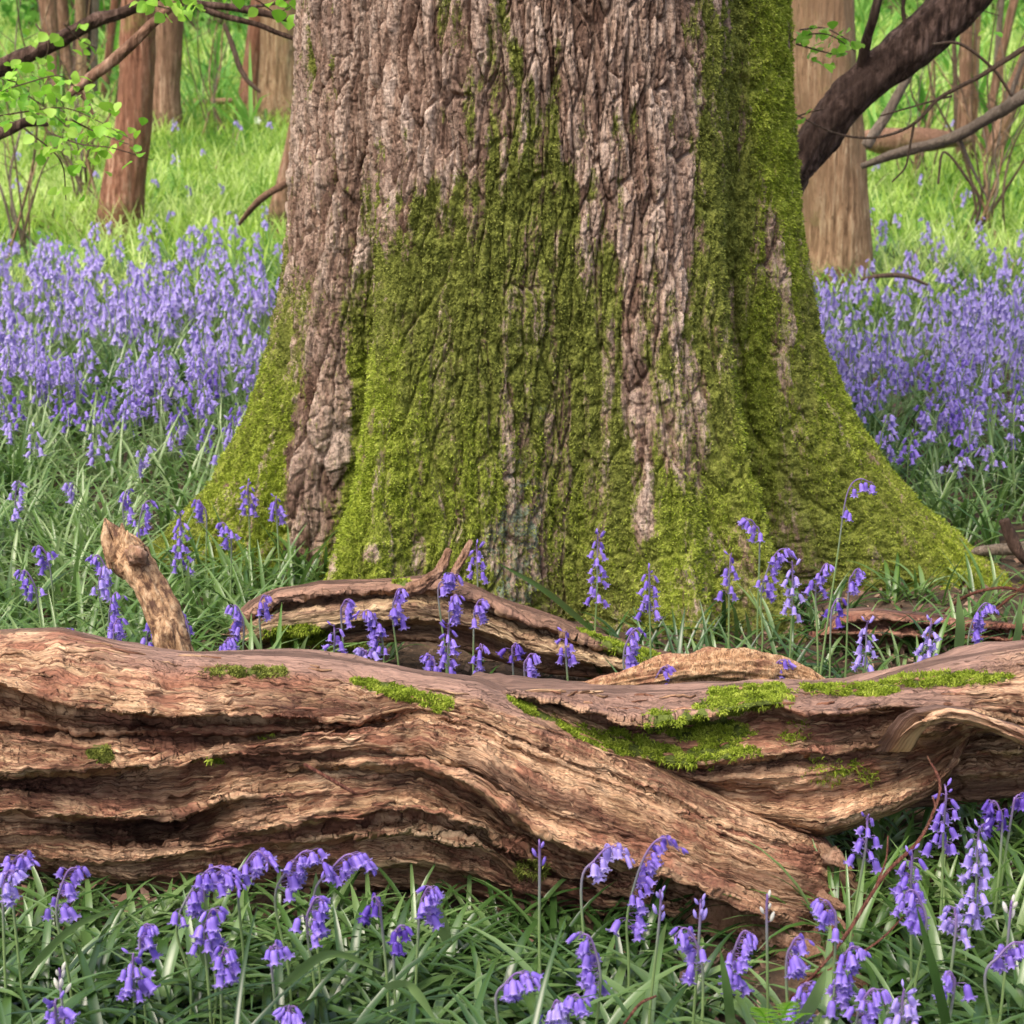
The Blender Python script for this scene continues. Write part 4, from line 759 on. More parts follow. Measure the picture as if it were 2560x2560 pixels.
# ================================================================ hazel leaves
def leaf_shape():
    s = np.linspace(0, 1, 7); w = np.array([.04, .34, .48, .50, .42, .24, .01]); V = []
    for si, wi in zip(s, w):
        for k in (-1, -.5, 0, .5, 1):
            V.append([si, wi * k * .95, .10 * abs(k) * wi * 2 - .18 * si * si + .02 * math.sin(si * 20) * abs(k)])
    return np.array(V), grid(7, 5)
LV, LQ = leaf_shape()
def leaves(bag, pos, size, r, up=.7):
    for p in pos:
        az = r.rand() * 6.28; s = size * (.6 + .7 * r.rand()); t = -.15 - up * r.rand(); ro = r.normal() * .6
        M = Matrix.Rotation(az, 3, 'Z') @ Matrix.Rotation(-t, 3, 'Y') @ Matrix.Rotation(ro, 3, 'X')
        bag.add(LV * s @ np.array(M).T + p, LQ, 0, np.clip(r.rand() * .9 + .05, 0, 1))
def spray(name, stems, Y, label, nl, size, seed, group=None, spread=16, mat='hazel_leaf', cat='leafy twig'):
    r = np.random.RandomState(seed); p0 = np.array(at(stems[0][0][0], stems[0][0][1], Y)); t = empty(name, p0, label, cat, group); lb = Bag()
    for st in stems:
        c = crom(pts_px([(x, y, Y + .15 * k * (r.rand() - .5), 2.4 - 1.6 * k / len(st)) for k, (x, y) in enumerate(st)]), 24)
        V, Q = tube(c[:, :3], c[:, 3], 5); link('twig', mesh('twig', V - p0, Q, MT['twig']), t)
        i = r.randint(2, 24, nl); pos = c[i, :3] + r.normal(size=(nl, 3)) * [spread * Y / F, .05, spread * Y / F]
        leaves(lb, pos - p0, size, r)
    lo = link('foliage', lb.mesh('foliage', [MT[mat]]), t); return t
spray('hazel_spray', [[(-60, 250), (60, 210), (150, 190), (200, 230)], [(-60, 300), (60, 280), (160, 270), (240, 300), (330, 350)], [(-60, 230), (40, 230), (100, 260), (180, 330), (220, 380)], [(-60, 190), (20, 200), (90, 230), (120, 290)]], 5.2,
      'spray of fresh lime-green hazel leaves reaching in from the left edge', 40, .030, 51, spread=30)
spray('hazel_spray', [[(120, 330), (200, 360), (280, 370), (380, 400)], [(180, 300), (240, 330), (320, 360)], [(60, 320), (150, 400), (165, 500)]], 5.0, 'loose hazel leaves hanging in front of the leaning reddish tree', 15, .030, 52, spread=26)
spray('hazel_spray', [[(320, -30), (380, 10), (450, 30), (480, 60)], [(340, -40), (430, -5), (500, 10)], [(560, -30), (640, 0), (690, 30), (740, 10)]], 5.6, 'fresh leaves dangling from the top edge beside the oak', 14, .036, 53, spread=18)
spray('hazel_spray', [[(1985, 100), (2030, 85), (2080, 90), (2140, 130)], [(1990, 110), (2060, 130), (2110, 140)], [(2000, 75), (2060, 70), (2120, 100)]], 5.7, 'small spray of bright leaves over the thick tan trunk, right of the oak', 16, .030, 54, spread=16)
spray('hazel_spray', [[(1975, 300), (2010, 285), (2060, 272)]], 5.6, 'two or three bright leaves at the lower end of the dark bough', 5, .032, 55, spread=8)
spray('hazel_spray', [[(2420, -30), (2450, 20), (2500, 40)], [(2380, -30), (2400, 10), (2440, 30)]], 8, 'few leaves at the top edge above the right coppice clump', 9, .04, 56, spread=20)
spray('hazel_spray', [[(90, 60), (120, 110), (110, 160)], [(160, 60), (200, 100), (240, 120)]], 6.4, 'loose leaves in front of the left coppice stems', 8, .036, 57, spread=16)
# bushes on the slope
def bush(px, py, r_, h_, n, label, seed):
    f = hit(px, py); r = np.random.RandomState(seed); t = empty('bush', f, label, 'bush'); b = Bag()
    for k in range(7):
        a = r.rand() * 6.28; e = np.array([math.cos(a) * r_ * .7, math.sin(a) * r_ * .7, h_ * (.6 + .4 * r.rand())])
        V, Q = tube(crom([[0, 0, -.05], e * .5 + [0, 0, .1], e], 10), np.linspace(.02, .005, 10), 6); link('stem', mesh('stem', V, Q, MT['twig']), t)
    cl = r.normal(size=(22, 3)) * [r_ * .5, r_ * .4, h_ * .28] + [0, 0, h_ * .5]
    pos = cl[r.randint(0, 22, n)] + r.normal(size=(n, 3)) * r_ * .16; pos[:, 2] = np.maximum(pos[:, 2], .05)
    leaves(b, pos, .10, r, 1.); link('foliage', b.mesh('foliage', [MT['far_leaf']]), t)
bush(60, 90, 1.6, 2.6, 1700, 'dense green bush on the slope at the top left corner', 61)
bush(520, 110, 1.5, 1.9, 1300, 'leafy bush on the slope between the brown tree and the tan one', 62)
bush(250, 120, 1.4, 2.0, 900, 'green bush behind the reddish leaning tree', 63)
bush(2250, 60, 1.8, 1.5, 1100, 'low bright bush on the slope behind the dark bough', 64)
bush(2520, 60, 1.8, 1.8, 1100, 'leafy bush on the slope at the top right corner', 65)

# ================================================================ leaves and grass
def keep_out(x, y):
    """False where the oak stands"""
    d = np.hypot(x - TX, y - TY); a = np.arctan2(x - TX, TY - y); return d > oak_R(a, 0 * a) * 1.0
def inview(x, y, m=.3): return np.abs(x) < y * .275 + m
def leaf_mass(name, mat, n, y0, y1, lab, L=(.18, .36), W=(.008, .013), clump=6, seed=1, filt=None, lean=(.1, .75), curl=(.5, 1.7), lsc=None, segs=7, m=.3):
    r = np.random.RandomState(seed); nc = n // clump
    y = np.sqrt(r.rand(nc * 2) * (y1 ** 2 - y0 ** 2) + y0 ** 2); x = (r.rand(nc * 2) * 2 - 1) * (y * .275 + m)
    k = keep_out(x, y)
    if filt is not None: k &= filt(x, y)
    x, y = x[k][:nc], y[k][:nc]; x = np.repeat(x, clump); y = np.repeat(y, clump); N = len(x)
    x = x + r.normal(size=N) * .012; y = y + r.normal(size=N) * .012
    LL = (L[0] + (L[1] - L[0]) * r.rand(N)) * (lsc(x, y) if lsc else 1)
    V, Q, a = ribbons(np.stack([x, y, gz(x, y) - .01], 1), r.rand(N) * 6.283, LL, W[0] + (W[1] - W[0]) * r.rand(N),
                      lean[0] + (lean[1] - lean[0]) * r.rand(N), curl[0] + (curl[1] - curl[0]) * r.rand(N), segs, rnd=np.clip(r.rand(N) * .6 + .2 + .45 * perlin(x * 1.1, y * .7, seed) + .2 * perlin(x * 4, y * 2, seed), 0, 1))
    o = link(name, mesh(name, V, Q, mat, {'tip': a})); tag(o, lab, 'leaves', kind='stuff'); return o
lowf = lambda L: L
def logfree(x, y):
    return ~((y > 2.86) & (y < 3.25) & (x < .52)) & ~((y > 2.95) & (y < 3.25) & (x > .45)) & ~((x > .36) & (x < .62) & (y > 2.72) & (y < 2.95))
leaf_mass('bluebell_leaves', MT['bluebell_leaf'], 3000, 1.6, 2.84, 'dark strap-shaped bluebell leaves in front of the big log', seed=2, L=(.20, .44), W=(.009, .021), clump=5, lean=(.2, .95), curl=(1.1, 2.5), segs=9, lsc=lambda x, y: np.interp(y, [2.2, 2.5, 2.84], [1, .78, .42]) * np.where((x > .25) & (x < .55) & (y > 2.4), .6, 1), filt=lambda x, y: logfree(x, y) & ~((x > .30) & (x < .52) & (y > 2.5)) & (perlin(x * 3, y * 3, 1) > -.45), m=.15)
leaf_mass('bluebell_leaves', MT['drift_leaf'], 2300, 2.7, 3.75, 'bluebell leaves under and behind the right end of the big log', seed=3, L=(.16, .30), W=(.008, .016), curl=(.7, 2.1), lsc=lambda x, y: np.where((y > 2.9) & (y < 3.3), .6, 1.0), filt=lambda x, y: (x > .5) | ((x > .36) & (y > 3.3)))
leaf_mass('bluebell_leaves', MT['bluebell_leaf'], 2000, 2.52, 2.95, 'bluebell leaves close under the front of the big log', seed=18, L=(.10, .22), W=(.008, .016), curl=(.8, 2.2), lean=(.3, 1.1), filt=lambda x, y: (x < .28) | (x > .56))
leaf_mass('bluebell_leaves', MT['bluebell_leaf'], 700, 2.8, 3.3, 'leaves showing under the raised left part of the big log', seed=13, L=(.08, .14), filt=lambda x, y: (x < .5) & (y < 3.3), lean=(.3, 1.), curl=(.8, 1.4))
leaf_mass('bluebell_leaves', MT['drift_leaf'], 3000, 3.35, 5.4, 'bluebell leaves between the big log and the left oak root', seed=4, L=(.16, .34), W=(.009, .017), curl=(.5, 2.0), filt=lambda x, y: x < -.42)  # lighter leaf material: the light on these leaves is put into their colour
leaf_mass('bluebell_leaves', MT['bluebell_leaf'], 700, 3.9, 4.6, 'tuft of bluebell leaves at the foot of the oak', seed=5, L=(.12, .26), W=(.008, .015), lean=(.2, .9), curl=(.5, 1.8), filt=lambda x, y: (x > .12) & (x < .86) & (y > 3.98) & (perlin(x * 4, y * 4, 2) > -.25))
leaf_mass('bluebell_leaves', MT['bluebell_leaf'], 140, 3.4, 4.5, 'scattered leaves on the litter behind the big log', seed=6, L=(.10, .2), filt=lambda x, y: (x > -.42) & (x < 1.1))
leaf_mass('bluebell_leaves', MT['drift_leaf'], 1100, 3.4, 5.0, 'pale bluebell leaves scattered around the dark log at the right', seed=16, L=(.08, .2), W=(.008, .015), clump=4, filt=lambda x, y: (x > .5) & (perlin(x * 5, y * 5, 2) > -.2))
leaf_mass('bluebell_leaves', MT['drift_leaf'], 4400, 4.55, 7.2, 'bluebell leaves beyond the right oak root', seed=7, m=1.1, L=(.18, .36), W=(.009, .016), curl=(.5, 2.0), filt=lambda x, y: (x > .95) & (y > 4.95 - (x - 1.2) * .9))
leaf_mass('bluebell_leaves', MT['drift_leaf'], 5600, 5.3, 8, 'bluebell leaves below the left drift', seed=8, m=1.1, L=(.18, .36), W=(.009, .016), curl=(.5, 2.0), filt=lambda x, y: (x < -.5))
leaf_mass('bluebell_leaves', MT['drift_leaf'], 7500, 7.5, 10.6, 'leaves in the far part of the bluebell drifts', seed=9, m=1.3, L=(.2, .34), segs=4)
leaf_mass('grass', MT['grass_blade'], 38000, 9.3, 17, 'bright green grass on the slope behind the drifts', seed=10, m=1.8, filt=lambda x, y: perlin(x * 1.5, y * .6, 4) > -.45 , L=(.14, .34), W=(.008, .018), clump=5, segs=3, lean=(.05, .6), curl=(.3, 1.6))
leaf_mass('grass', MT['grass_blade'], 30000, 16, 34, 'distant bright grass on the slope', seed=11, m=2.5, filt=lambda x, y: perlin(x * .9, y * .35, 4) > -.3, L=(.2, .48), W=(.015, .035), clump=4, segs=2, lean=(.05, .6), curl=(.3, 1.5))
leaf_mass('dead_stalks', MT['dead_leaf'], 2600, 9.5, 22, 'brown dead stalks and leaves among the far grass', seed=17, L=(.1, .4), W=(.005, .016), clump=3, segs=3, lean=(.3, 1.3), curl=(.2, 1.0), filt=lambda x, y: perlin(x * 1.1, y * .5, 7) > -.1)
leaf_mass('grass', MT['far_leaf'], 9000, 14, 46, 'taller green undergrowth on the far slope', seed=12, L=(.3, .9), W=(.02, .06), clump=9, segs=3, lean=(.05, .7), curl=(.3, 1.5), m=2)
# single striking blades
def blade(px, py, tx, ty, Y, label, W=.012, bow=.06, mat='bluebell_leaf', a=.6):
    p0 = np.array(at(px, py, Y)); p1 = np.array(at(tx, ty, Y - .05)); mid = (p0 + p1) / 2 + np.array([0, -.02, bow]); c = crom([p0, mid, p1], 14)
    T = np.gradient(c, axis=0); sd_ = np.cross(T, [0, 1., .3]); sd_ /= np.linalg.norm(sd_, axis=1)[:, None]
    s = np.linspace(0, 1, 14); w_ = W * np.minimum(1, .6 + 2 * s) * np.maximum(1 - s ** 3.5, .03) / 2
    V = np.stack([c + sd_ * w_[:, None], c + np.array([0, .35, 0]) * w_[:, None], c - sd_ * w_[:, None]], 1)
    o = link('leaf_blade', mesh('leaf_blade', V - p0, grid(14, 3), MT[mat], {'tip': np.full(42, a)}), None, p0); tag(o, label, 'leaf', 'long single bluebell leaves')
blade(1480, 1575, 1240, 1405, 4.1, 'long blue-green leaf slanting across the foot of the oak', .015, .02)
blade(2395, 1640, 2395, 1480, 3.6, 'upright pale leaf just left of the dense bloom at the right', .02, 0, a=.9)
blade(2530, 1640, 2550, 1490, 3.6, 'upright pale leaf at the right edge above the log', .016, 0, a=.9)
blade(2375, 2600, 2290, 2260, 2.35, 'broad dark upright leaf in the lower right', .014, .0, a=.35)
blade(960, 2470, 1095, 2560, 2.3, 'wide leaf arching over at the bottom centre', .018, .04, a=.8)
blade(700, 2470, 960, 2430, 2.4, 'long leaf bending left of the wide arching one', .016, .05, a=.7)
blade(2000, 2560, 2065, 2420, 2.35, 'pale leaf rising below the broken log end', .02, .01, a=.95)
blade(1830, 2600, 1800, 2370, 2.42, 'narrow leaf standing between the lower right blooms', .014, .01, a=.6)
blade(60, 2440, 330, 2260, 2.5, 'long leaf crossing the lower left', .012, .03, a=.7)
blade(1120, 2360, 1060, 2240, 2.72, 'broad pale leaf folded down below the log', .022, .03, a=.95)
blade(800, 2330, 790, 2180, 2.65, 'pale leaf standing beneath the middle of the log', .02, .0, a=.95)
blade(520, 2420, 515, 2240, 2.6, 'pale wide leaf under the left half of the log', .02, .0, a=.85)
# leaf litter
r = np.random.RandomState(21); n_ = 9000; y = 1.8 + 3.4 * r.rand(n_); x = (r.rand(n_) * 2 - 1) * (y * .28 + .1); k = keep_out(x, y); x, y = x[k], y[k]; n_ = len(x)
B0 = np.stack([x, y, gz(x, y) + .008 + .02 * r.rand(n_)], 1); az = r.rand(n_) * 6.28; s_ = .004 + .011 * r.rand(n_) ** 1.5
e1 = np.stack([np.cos(az), np.sin(az), r.normal(size=n_) * .5], 1) * s_[:, None]; e2 = np.stack([-np.sin(az), np.cos(az), r.normal(size=n_) * .5], 1) * (s_ * .6)[:, None]
lift = np.array([0, 0, 1.]) * (s_ * .4)[:, None]
V = np.stack([B0 - e1, B0 - e2 * .9 + lift * .3, B0 + e2 + lift * .3, B0 + e1 + lift], 1).reshape(-1, 3); o4 = np.arange(n_)[:, None] * 4
tag(link('leaf_litter', mesh('leaf_litter', V, o4 + [0, 1, 3, 2], MT['dead_leaf'], {'tip': np.repeat(r.rand(n_), 4)}, smooth=False)), 'brown dead leaves and crumbs on the ground around the logs', 'leaf litter', kind='stuff')
b = Bag(); r = np.random.RandomState(22)
for i in range(170):
    y = 2.0 + 2.8 * r.rand(); x = (r.rand() * 2 - 1) * (y * .28); 
    if not keep_out(np.array([x]), np.array([y]))[0]: continue
    a = r.rand() * 6.28; l = .04 + .12 * r.rand(); p = np.array([x, y, .02]); d = np.array([math.cos(a) * l, math.sin(a) * l, .02 * r.rand()])
    V, Q = tube(crom([p, p + d * .5 + r.normal(size=3) * .008, p + d], 6), .0012 + .0022 * r.rand(), 5); b.add(V, Q)
tag(link('twig_litter', b.mesh('twig_litter', [MT['twig']])), 'small dead twigs scattered over the ground litter', 'twig litter', kind='stuff')
# small fern and wood anemone
f0 = np.array(at(1935, 2600, 2.3)); t = empty('fern', f0, 'small bright green fern frond at the bottom edge', 'fern')
for k, (a0, ln) in enumerate([(.3, .07), (-.5, .06), (1.2, .05)]):
    e = np.array([math.sin(a0) * ln, -.01, ln * .9]); c = crom([[0, 0, 0], e * .6 + [0, 0, .01], e], 12); b = Bag(); V, Q = tube(c, .0008, 5); b.add(V, Q)
    for i in range(3, 12):
        for sd_ in (-1, 1):
            w_ = .022 * (1 - abs(i - 5) / 8); d = np.array([math.cos(a0) * sd_, -.2, .25]) 
            for j in range(5):
                p = c[i] + d * w_ * j / 5; q = d * w_ * .25; u_ = np.array([0, -.2, 1]) * w_ * .16 * (1 - j / 6); b.add([p - q, p - u_, p + q, p + u_], [[0, 1, 2, 3]], 0, .6)
    link('frond', b.mesh('frond', [MT['hazel_leaf']]), t)
f0 = hit(645, 352); t = empty('wood_anemone', f0, 'single white wood anemone in the far grass, left of the oak', 'flower'); V, Q = tube([[0, 0, 0], [0, 0, .1], [0, -.01, .16]], .002, 5); link('stem', mesh('stem', V, Q, MT['stem'], {'tip': np.zeros(len(V))}), t)
b = Bag()
for k in range(6):
    a = k * 1.047; d = np.array([math.cos(a), -.3 * 1, math.sin(a)]) ; s2 = np.array([-math.sin(a), 0, math.cos(a)]); p = np.array([0, -.01, .165]); b.add([p, p + d * .02 + s2 * .011, p + d * .036, p + d * .02 - s2 * .011], [[0, 1, 2, 3]])
link('petals', b.mesh('petals', [MT['white_petal']]), t)
# ================================================================ bluebells
def bell_shape(kind, sides=12):
    """hanging bell with six curled tips; kind: open, half, bud"""
    th = np.linspace(0, 2 * math.pi, sides, endpoint=False); ev = (np.arange(sides) % 2 == 0)
    if kind == 'open':
        rr = [(.0012, 0, 0), (.0035, -.0018, 0), (.0044, -.007, 0), (.0044, -.0125, .0)]
        rings = [(np.full(sides, r_), np.full(sides, z_), t_) for r_, z_, t_ in rr]
        rings.append((np.where(ev, .0058, .0046), np.where(ev, -.0170, -.0148), .35)); rings.append((np.where(ev, .0082, .0048), np.where(ev, -.0178, -.0150), 1.)); rings.append((np.where(ev, .0098, .0048), np.where(ev, -.0155, -.0150), 1.))
    elif kind == 'half':
        rr = [(.0010, 0, 0), (.0028, -.002, 0), (.0036, -.008, 0), (.0034, -.0135, .1), (.0030, -.0165, .4)]
        rings = [(np.full(sides, r_), np.full(sides, z_), t_) for r_, z_, t_ in rr]; rings.append((np.where(ev, .0042, .0024), np.where(ev, -.0190, -.0165), .8))
    else:
        rr = [(.0008, 0, 0), (.0020, -.002, 0), (.0026, -.006, .05), (.0021, -.0100, .1), (.0004, -.0132, .3)]
        rings = [(np.full(sides, r_), np.full(sides, z_), t_) for r_, z_, t_ in rr]
    V, A = [], []
    for r_, z_, t_ in rings:
        V.append(np.stack([np.cos(th) * r_, np.sin(th) * r_, z_], 1)); A.append(np.where(ev, t_, t_ * .3))
    return np.concatenate(V), grid(len(rings), sides, True), np.concatenate(A)
BELL = {k: bell_shape(k) for k in ('open', 'half', 'bud')}
SM = {k: bell_shape(k, 6) for k in ('open', 'half', 'bud')}
BM = {}
def bell_mesh(kind, mat):
    if (kind, mat) not in BM:
        V, Q, A = BELL[kind]; BM[kind, mat] = mesh('flower', V, Q, MT[mat], {'tip': A})
    return BM[kind, mat]
def plant_spec(r, h, rac, d, nb, style='normal', lean=0.0, bs=1.0):
    """stem curve and bell placements for a stalk h tall whose flowering part is rac long, nodding towards angle d"""
    dx, dy = math.cos(d), math.sin(d); ar = min(rac, .16)
    nod = {'normal': .55, 'upright': .06, 'droop': 1.0, 'bud': .03}.get(style, .5) * (.8 + .4 * r.rand())
    k = nod; top = np.array([dx * ar * .42 * k, dy * ar * .25 * k, h])
    c = crom([[-lean * h, 0, -.02], [-lean * h * .5 + r.normal() * .004, r.normal() * .004, h * .35], [-dx * ar * .12 * k, 0, h - ar * .8], [dx * ar * .12 * k, dy * ar * .1, h - ar * .15 * (1 + k)], top + [0, 0, -ar * .02 * k], top + [dx * ar * .30 * k, dy * ar * .2 * k, -ar * .34 * k + ar * .04]], 30)
    rad = np.interp(np.linspace(0, 1, 30), [0, .6, 1], [.0024, .0019, .0007]) * (1 if style != 'bud' else 1.0)
    L = np.concatenate([[0], np.cumsum(np.linalg.norm(np.diff(c, axis=0), axis=1))]); Lt = L[-1]
    bells = []; s0 = Lt - rac * 1.15
    for i in range(nb):
        f = (i + .5 * r.rand()) / nb; s = s0 + (Lt - s0) * (f ** .92); p = np.array([np.interp(s, L, c[:, j]) for j in range(3)])
        if style in ('upright', 'bud'): a = i * 2.4 + r.rand()
        else: a = d + r.normal() * 1.0
        kind = 'open' if f < .72 else ('half' if f < .88 else 'bud')
        if style == 'bud': kind = 'bud'
        pd = (.013 * (1.35 if bs > 1.25 else 1) if style != 'bud' else .003) * (1.15 - .7 * f) * (.7 + .6 * r.rand())
        o = np.array([math.cos(a), math.sin(a), .55 - (0 if style != 'bud' else -.8)]); q = p + o * pd * np.array([1, 1, .5])
        tilt = abs(r.normal() * .28) + (.12 if f < .7 else .35)
        if f > .85 and style in ('upright',): tilt = 2.2 + .5 * r.rand()
        if style == 'bud': tilt = 2.6 + .3 * r.rand()
        q2 = q + np.array([math.cos(a), math.sin(a), 0]) * .002 - np.array([0, 0, .0015 if tilt < 1.5 else 0])
        M = Matrix.Translation(q2) @ Matrix.Rotation(a, 4, 'Z') @ Matrix.Rotation(-tilt, 4, 'Y') @ Matrix.Rotation(r.rand() * 6, 4, 'Z') @ Matrix.Scale(bs * (1.0 + .12 * r.normal()) * (1 - .25 * f), 4)
        bells.append((kind, M, np.stack([p, q, q2])))
    return c, rad, bells
def stem_bag(c, rad, bells, sides=7):
    b = Bag(); n = len(c); V, Q = tube(c, rad, sides); zt = np.clip((V[:, 2] - c[:, 2].max() * .62) / (c[:, 2].max() * .35), 0, 1); b.add(V, Q, 0, zt)
    for kind, M, pd in bells:
        V, Q = tube(crom(pd, 5), .0006, 4); b.add(V, Q, 0, 1.)
        d = pd[1] - pd[0]; t = pd[0]; s = np.cross(d, [0, 0, 1.]); s = s / (np.linalg.norm(s) + 1e-9) * .0009; e = np.array([d[0] * .8, d[1] * .8, -.004]); b.add([t + s, t - s, t + e - s * .2, t + e + s * .2], [[0, 1, 2, 3]], 0, 1.)
    return b
def hero(px, y0, y1, sx, nb, style, label, h=.29, mat='petal', seed=0, lean=0., bs=1.08, Y=None):
    k = 1.325; px *= k; y0 *= k; y1 *= k
    ang = PITCH + math.atan((y0 - 1280) / F)
    if Y is None: Y = (CH - h) / math.tan(ang)
    else: h = CH - Y * math.tan(ang)
    dep = Y * math.cos(PITCH) + (CH - h) * math.sin(PITCH); X = (px - 1280) / F * dep
    rac = max((y1 - y0) / F * dep / .95, .02); r = np.random.RandomState(seed)
    d = (0 if sx > 0 else math.pi) + r.normal() * .35 - .3 * (1 if sx > 0 else -1)
    g0 = float(gz(X, Y)); nb = int(nb * (1.75 if style != 'bud' else 1.2)); c, rad, bells = plant_spec(r, h - g0, rac, d if sx else r.rand() * 6, nb, style, lean, bs * 1.06)
    if style == 'droop': c, rad, bells = c, rad, bells
    t = empty('bluebell', (X, Y, g0), label, 'bluebell', 'bluebells picked out around the logs')
    s = link('stem', stem_bag(c, rad, bells).mesh('stem', [MT['stem']]), t)
    for kind, M, _ in bells:
        o = link('flower', bell_mesh(kind, mat), t); o.matrix_local = M
    return t
N_, U_, D_, B_ = 'normal', 'upright', 'droop', 'bud'
